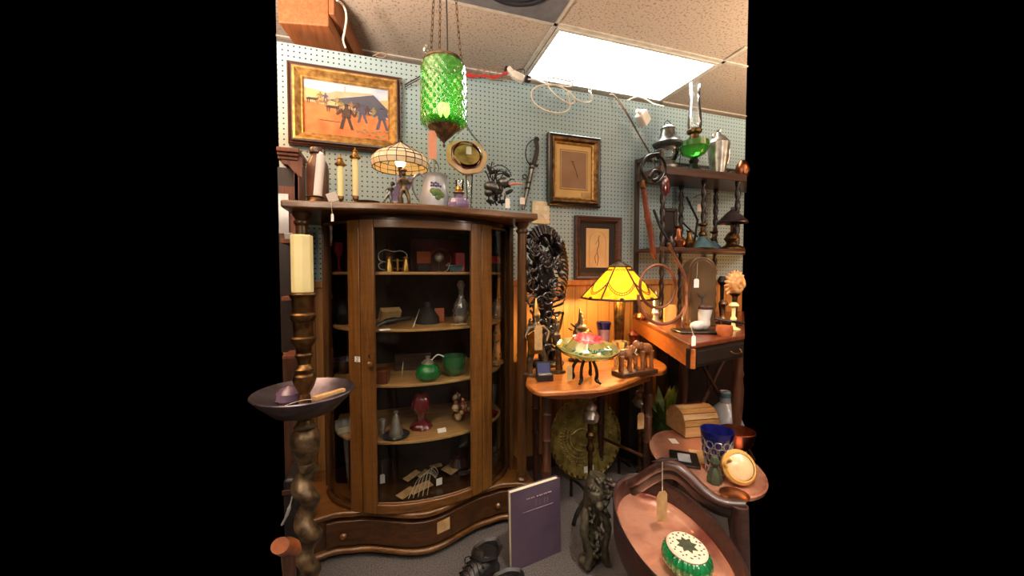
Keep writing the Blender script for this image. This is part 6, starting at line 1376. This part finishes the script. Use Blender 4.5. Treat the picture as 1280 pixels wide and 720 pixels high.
q = atz(608, 689, .125); boot(q.x, q.y, 30, 'black lace-up boot whose open collar faces the china cabinet')
q = atz(632, 726, .125); boot(q.x, q.y-.01, 16, 'black lace-up boot nearer the purple book, mostly out of frame')

# ================================================================== LOW ROUND TABLE at right with its things
RZT = .32; c = atz(878, 573, RZT); r = 58*((c-Vector((0, 0, EYE))).dot(FV))/F; RO = RZ(-18); LO = 1.46
t = thing('low_oval_table', 'low oval copper-brown tray table holding trinkets at lower right', 'table', (c.x, c.y, 0))
MB().lathe([(0, RZT-.025), (r*.95, RZT-.025), (r, RZT-.012), (r*1.01, RZT+.002), (r*.985, RZT+.005), (r*.96, RZT+.001), (r*.9, RZT), (0, RZT)], (c.x, c.y, 0), 64, RO, sxy=(1, LO)).build('top', 'pink_metal', t)
MB().lathe([(0, RZT-.03), (r*.80, RZT-.03), (r*.82, RZT-.026), (0, RZT-.026)], (c.x, c.y, 0), 40, RO, sxy=(1, LO)).build('under_frame', 'walnut_x', t)
for a in (40, 160, 280): MB().tube([(c.x+math.cos(math.radians(a))*r*.5, c.y+math.sin(math.radians(a))*r*.5, RZT-.03), (c.x+math.cos(math.radians(a))*r*.7, c.y+math.sin(math.radians(a))*r*.7, 0)], [.014, .010], 10).build('leg', 'walnut', t)
ZT_ = RZT+.0015
# bread-bin shaped slatted box
px, Y0 = 868, atz(868, 537, ZT_).y; B = Vector((Xa(px, Y0), Y0, ZT_)); k = mpp(px, Y0); Rq = RZ(-8)
t = thing('slatted_wooden_box', 'small dome-topped box of pale wooden slats on low oval table', 'box', tuple(B))
L2, H1, Rr = 22*k, 13*k, 20*k
prof = [(-Rr, 0), (Rr, 0)]+[(Rr*math.cos(a), H1+Rr*.95*math.sin(a)) for a in [PI*i/12 for i in range(13)]]
def endcap(x, nm): 
    M_ = Matrix.Translation(B) @ Rq.to_4x4() @ Matrix(((0, 0, 1, x), (1, 0, 0, 0), (0, 1, 0, 0), (0, 0, 0, 1)))
    MB(M_).prism([(a*.93, b_*.95+.002) for a, b_ in prof], -.004, .004).build(nm, 'pine', t, smooth=False, bevel=.002)
endcap(-L2, 'end_panel'); endcap(L2, 'end_panel')
M_ = Matrix.Translation(B) @ Rq.to_4x4()
slats = [((Rr, 0), (Rr, H1))]+[((Rr*math.cos(a), H1+Rr*.95*math.sin(a)), (Rr*math.cos(a2), H1+Rr*.95*math.sin(a2))) for a, a2 in [(PI*i/8, PI*(i+1)/8) for i in range(8)]]+[((-Rr, H1), (-Rr, 0))]
for i, ((y0, z0), (y1, z1)) in enumerate(slats):
    cm = Vector((0, (y0+y1)/2, (z0+z1)/2)); d = Vector((0, y1-y0, z1-z0)); a = math.atan2(d.z, d.y)
    MB(M_).box(cm, (2*L2+.012, d.length*.90, .005), Matrix.Rotation(a, 3, 'X')).build('slat', 'pine' if i % 2 else 'shelf_wood', t, bevel=.001)
MB(M_).box((0, 0, .004), (2*L2, 2*Rr*.96, .006)).build('floor_board', 'mahogany', t)
b = MB(M_); b.prism([(-L2+.003, -Rr*.96), (L2-.003, -Rr*.96), (L2-.003, Rr*.96), (-L2+.003, Rr*.96)], H1-.002, H1); b.build('lining', 'mahogany', t, smooth=False)
# blue glass vase in silver overlay
q = atz(902, 588, ZT_); px, Y0 = 900, q.y; X = Xa(px, Y0); k = mpp(px, Y0)
t = thing('blue_overlay_vase', 'cobalt blue glass vase in pierced silver overlay on the oval table', 'vase', (X, Y0, ZT_))
MB().lathe([(0, 0), (11*k, 0), (13*k, 14*k), (16*k, 34*k), (19*k, 50*k), (19.5*k, 54*k), (18.3*k, 54*k), (15*k, 36*k), (12*k, 15*k), (0, 4*k)], (X, Y0, ZT_), 36).build('glass', 'cobalt', t)
b = MB(); rg = random.Random(8)
for row in range(5):
    for j in range(11):
        a = 2*PI*(j+.5*(row % 2))/11; z = (6+row*8.3)*k; rr4 = (11+(z/k)*.155)*k*1.03
        b.tube([Vector((X+math.cos(a+u*.24)*rr4, Y0+math.sin(a+u*.24)*rr4, ZT_+z+v*4.6*k)) for u, v in ((1, 0), (.7, .8), (0, 1), (-.7, .8), (-1, 0), (-.7, -.8), (0, -1), (.7, -.8))], .8*k, 5, closed=True)
b.build('silver_overlay', 'silver', t)
# bowl, pale pot, stopper, mosaic, cards
q = atz(923, 560, ZT_); X, Y0 = q.x, q.y; k = mpp(925, Y0)*.9
tag(MB().lathe([(0, 0), (12*k, 0), (20*k, 10*k), (23*k, 26*k), (22*k, 26.5*k), (19*k, 11*k), (0, 3*k)], (X-.01, Y0, ZT_), 40).build('copper_bowl', 'copper'), 'copper-brown bowl at the right side of the low oval table', 'bowl')
q = atz(922, 604, ZT_); X, Y0 = q.x, q.y; k = mpp(925, Y0)
t = thing('yellow_pot', 'glazed yellow-cream pot lying tilted on the oval table at right', 'pot', (X, Y0, ZT_))
cc = Vector((X, Y0, ZT_+21*k)); R5 = RZ(-20) @ RX(62)
MB().nocap().lathe([(1*k, -12*k), (14*k, -11*k), (20*k, -4*k), (21*k, 4*k), (18*k, 8*k), (16*k, 8*k)], cc, 40, R5).build('body', 'yellow_glaze', t)
MB().lathe([(0, 9.5*k), (10*k, 9*k), (15.5*k, 7*k), (0, 6*k)], cc, 40, R5).build('lid', 'cream_glass', t)
MB().tube(arc((cc.x-17*k, cc.y, cc.z+8*k), 5*k, 20, 250, 12), 1.8*k, 8).build('handle', 'yellow_glaze', t)
q = atz(893, 603, ZT_); X, Y0 = q.x, q.y; k = mpp(902, Y0)
tag(MB().lathe([(0, 0), (8*k, 0), (9*k, 7*k), (6*k, 15*k), (3*k, 20*k), (6*k, 26*k), (4*k, 33*k), (0, 36*k)], (X, Y0, ZT_), 14, fn=lambda a, z: 1+.08*math.cos(a*7)).build('green_glass_figure', 'lid_dark'), 'small dark olive glass figure in front of the blue overlay vase', 'figurine')
q = atz(855, 575, ZT_); X, Y0 = q.x, q.y; k = mpp(855, Y0)
t = thing('black_framed_mirror', 'small black-framed photograph card lying flat on the oval table', 'framed photo', (X, Y0, ZT_))
MB().box((X, Y0, ZT_+.006), (34*k, 40*k, .010), RZ(-38)).build('frame', 'plastic_black', t, bevel=.003)
MB().box((X, Y0, ZT_+.0122), (15*k, 22*k, .002), RZ(-38)).build('photo', 'stoneware', t, smooth=False)
q = atz(842, 552, ZT_); k = .0036; tag(MB().box(q+Vector((0, 0, .003)), (10*k, 16*k, .001), RZ(-20)).build('price_card', 'paper', smooth=False), 'small white price card lying on the oval table left of slatted box', 'price tag')
q = atz(875, 572, ZT_); tag(MB().box(q+Vector((0, 0, .004)), (22*k, 36*k, .006), RZ(-30)).build('cream_booklet', 'pine', bevel=.001), 'cream booklet lying between the framed photo and blue vase', 'booklet')
q = atz(918, 621, ZT_); tag(MB().lathe([(0, 0), (13*k, 0), (15*k, 3*k), (10*k, 5*k), (0, 5*k)], q, 24).build('pink_dish', 'copper'), 'pinkish metal dish at the near right of the oval table', 'dish')
# plants and glass under the desk
q0_ = Vector((Xa(832, 1.86), 1.86, 0))
t = thing('leafy_plant', 'low green leafy plant growing behind the slatted box', 'plant', tuple(q0_))
MB().lathe([(0, 0), (.07, 0), (.09, .14), (.085, .15), (0, .14)], q0_, 24).build('pot', 'brown_jar', t)
b = MB(); rg = random.Random(12)
for i in range(34):
    a = rg.uniform(0, 6.28); l = rg.uniform(.05, .13); up = rg.uniform(.28, .52); d = Vector((math.cos(a), math.sin(a), 0)); s0 = q0_+Vector((0, 0, .14)); tip = q0_+d*l+Vector((0, 0, up)); m_ = (s0+tip)/2+Vector((0, 0, .06)); sd = Vector((-d.y, d.x, 0))*.022
    b.add([s0, m_-sd, m_+sd, tip, tip*.35+m_*.65+sd*1.1, tip*.35+m_*.65-sd*1.1], [(0, 1, 2), (1, 5, 4, 2), (5, 3, 4)])
lf = b.build('leaves', 'leaf_green', t, smooth=False)
X, Y0 = Xa(913, 1.72), 1.74; zt6 = at(913, 488, Y0).z
t = thing('glass_jug', 'pale green glass demijohn standing on the floor under the desk', 'jug', (X, Y0, 0))
MB().lathe([(0, 0), (.11, 0), (.12, .06), (.115, zt6*.55), (.07, zt6*.78), (.03, zt6*.86), (.028, zt6), (.02, zt6), (0, zt6*.9)], (X, Y0, 0), 32).build('body', 'stoneware', t); MB().lathe([(.0, zt6*.93), (.032, zt6*.93), (.034, zt6*.98), (0, zt6*1.0)], (X, Y0, 0), 20).build('stopper', 'teal_glaze', t)
for i, (px, Y0, w_, h_, m, lb) in enumerate(((790, 2.02, .10, .52, 'leather_black', 'dark upright case standing against the wall behind the right andiron'), (872, 1.92, .16, .36, 'walnut', 'brown wooden crate standing in front of the dark cupboard under the desk'))):
    X = Xa(px, Y0); tag(MB().b2((X-w_/2, Y0-.06, 0), (X+w_/2, Y0+.06, h_)).build('storage_case' if i == 0 else 'wooden_crate', m, bevel=.006), lb, 'case' if i == 0 else 'crate')

X0_, X1_ = Xa(836, 2.0), Xa(931, 2.0)
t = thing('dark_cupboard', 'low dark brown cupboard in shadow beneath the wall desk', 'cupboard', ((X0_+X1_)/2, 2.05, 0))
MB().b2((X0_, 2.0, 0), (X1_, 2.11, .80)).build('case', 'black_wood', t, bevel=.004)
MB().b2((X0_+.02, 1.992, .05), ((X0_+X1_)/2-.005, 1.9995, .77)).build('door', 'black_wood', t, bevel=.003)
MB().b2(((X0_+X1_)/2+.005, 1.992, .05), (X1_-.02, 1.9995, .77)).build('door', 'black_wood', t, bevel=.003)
t = thing('folding_stand', 'dark folding stand with crossed legs in front of the low cupboard', 'stand', (Xa(895, 1.8), 1.8, 0))
for a, c_ in ((( 866, 1.80, .78), (918, 1.80, .30)), ((918, 1.84, .78), (872, 1.84, .30))):
    MB().tube([(Xa(a[0], a[1]), a[1], a[2]), (Xa(c_[0], c_[1]), c_[1], c_[2]), (Xa(c_[0], c_[1])*2-Xa(a[0]+(c_[0]-a[0])*.4, a[1]), c_[1], 0)], .011, 8).build('leg', 'walnut', t)
MB().tube([(Xa(866, 1.82), 1.82, .785), (Xa(918, 1.82), 1.82, .785)], .010, 8).build('top_bar', 'walnut', t)
# ================================================================== CARVED STAND WITH OVAL BASIN at the bottom right
BZ = .30
far_, near_ = atz(797, 622, BZ), atz(905, 800, BZ)
cc = (far_+near_)/2; ax = (near_-far_).length/2; ang = math.atan2(near_.y-far_.y, near_.x-far_.x); bx = ax*.50
t = thing('oval_basin_stand', 'carved dark wooden stand with oval pinkish hammered metal basin', 'stand', (cc.x, cc.y, 0))
R6 = Matrix.Rotation(ang, 3, 'Z')
MB().lathe([(0, BZ), (bx*.86, BZ), (bx*.97, BZ+.012), (bx, BZ+.02)]+[(bx*1.0, BZ+.021), (bx*.9, BZ-.012), (0, BZ-.014)], (cc.x, cc.y, 0), 72, R6, sxy=(ax/bx, 1)).build('basin', 'pink_metal', t)
MB().nocap().lathe([(bx*1.0, BZ-.02), (bx*1.0, BZ+.03), (bx*1.04, BZ+.075), (bx*1.08, BZ+.082), (bx*1.10, BZ+.075), (bx*1.08, BZ-.03), (bx*1.0, BZ-.03), (bx*1.0, BZ-.02)], (cc.x, cc.y, 0), 72, R6, sxy=(ax/bx, 1)).build('wooden_rim', 'rim_wood', t)
MB().nocap().lathe([(bx*1.08, BZ+.0825), (bx*1.09, BZ+.0855), (bx*1.105, BZ+.0805)], (cc.x, cc.y, 0), 72, R6, sxy=(ax/bx, 1)).build('metal_edging', 'pewter', t, solid=.0015)
def railp(px, py, Zf_): d = ray(px, py); return Vector((0, 0, EYE))+d*Zf_
rp = [(757, 602, 1.56), (768, 606, 1.55), (782, 606, 1.53), (797, 600, 1.50), (812, 590, 1.46), (828, 582, 1.43), (845, 583, 1.40), (860, 594, 1.37), (876, 610, 1.34), (893, 623, 1.31), (910, 629, 1.29), (932, 630, 1.27)]
P_ = spline([railp(*a) for a in rp], 5)
MB().tube(P_, [.016+.006*math.sin(i/len(P_)*PI) for i in range(len(P_))], 12, flat=.85).build('serpentine_rail', 'rim_wood', t)
b = MB(); P2 = [p_+Vector((0, .004, -.030)) for p_ in P_]; b.tube(P2, .013, 10, flat=1.9); b.build('lower_rail', 'black_wood', t)
# carved beast post on the left
lp = atz(737, 700, 0); k = .00336
t_top = railp(744, 597, 1.57); zt_ = t_top.z
b = MB(); rg = random.Random(21); L7 = lambda x, z, y=0: Vector((lp.x+x, lp.y+y, z))
b.tube([L7(0, .0), L7(-.005, .05), L7(.0, .12), L7(.012, .20), L7(.022, .28), L7(.03, zt_-.02), L7(.035, zt_+.01)], [.020, .024, .034, .044, .046, .044, .034], 12)
b.sph(L7(-.03, .03, -.03), (.04, .035, .028), 10); b.sph(L7(.05, .03, -.02), (.03, .03, .026), 10)
b.sph(L7(.0, .30, -.045), (.032, .032, .036), 12); b.sph(L7(.0, .275, -.075), (.018, .02, .018), 10)
for i in range(110):
    z = rg.uniform(.04, zt_+.01); b.sph(L7(.0+z*.08+rg.uniform(-.05, .05), z, -rg.uniform(.02, .055)), (rg.uniform(.005, .010), .012, rg.uniform(.006, .016)), 7, RY(rg.uniform(-50, 50)))
for s_ in (-1, 1): b.tube(spline([L7(s_*.03, .24, -.02), L7(s_*.055, .16, -.05), L7(s_*.035, .09, -.06), L7(s_*.045, .02, -.06)], 5), [.018]*6+[.014]*6+[.016]*4, 8)
b.build('carved_post', 'carved_green', t, remesh=.0028)
for px, py, zf in ((925, 632, 1.27), ):
    q = railp(px, py, zf); MB().tube([q, Vector((q.x+.01, q.y, .15)), Vector((q.x, q.y, 0))], [.026, .03, .022], 12).build('post', 'rim_wood', t)
for a in (60, -60, 180):
    q = Vector((cc.x, cc.y, 0))+R6 @ Vector((math.cos(math.radians(a))*ax*.8, math.sin(math.radians(a))*bx*.8, 0)); MB().tube([q, q+Vector((0, 0, BZ-.02))], [.018, .026], 12).build('leg', 'mahogany', t)
k = 1.42/F
paper_tag('string_tag', 'brown kraft tag hanging from the serpentine rail of the basin stand', railp(828, 577, 1.39), railp(827.5, 633, 1.30), (15*k*.93, 38*k*.93), 'kraft')
b = MB(); b.tube([railp(815, 577, 1.415), railp(828, 573, 1.40), railp(848, 574, 1.375)], [.002, .0045, .003], 7); tag(b.build('dark_pen', 'plastic_black'), 'thin dark pencil lying along the top of the serpentine rail', 'pencil')
# green jar with floral lid
q = atz(858, 712, BZ+.002); X, Y0 = q.x, q.y; Zf_ = (q-Vector((0, 0, EYE))).dot(FV); k = Zf_/F
t = thing('green_lidded_jar', 'round emerald ribbed glass jar with white floral lid in the basin', 'jar', (X, Y0, BZ+.001))
r_ = 28*k; h_ = .068
MB().lathe([(0, 0), (r_*.6, 0), (r_*.9, h_*.25), (r_, h_*.55), (r_*.93, h_*.85), (r_*.79, h_), (0, h_)], (X, Y0, BZ+.001), 96, R6, fn=lambda a, z: 1+.03*math.cos(a*28), sxy=(1.22, 1)).build('jar_body', 'emerald', t)
MB().lathe([(0, h_), (r_*.80, h_), (r_*.82, h_+.004), (r_*.74, h_+.009), (0, h_+.010)], (X, Y0, BZ+.001), 48, R6, sxy=(1.22, 1)).build('lid', 'lid_white', t)
b = MB(); M_ = Matrix.Translation((X, Y0, BZ+.001+h_+.0102)) @ R6.to_4x4()
b = MB(M_); st_ = [(math.cos(2*PI*i/16)*r_*(.44 if i % 2 == 0 else .28)*1.2, math.sin(2*PI*i/16)*r_*(.44 if i % 2 == 0 else .28)) for i in range(16)]; b.prism(st_, -.001, .001)
rg = random.Random(6)
for i in range(26): a = 2*PI*i/26+rg.uniform(-.08, .08); rr5 = r_*(.56+.11*(i % 2)); b.sph((math.cos(a)*rr5*1.2, math.sin(a)*rr5, -.0008), (rg.uniform(.003, .0055), .0030, .001), 6, RZ(rg.uniform(0, 180)))
b.build('lid_embroidery', 'lid_dark', t, smooth=False)
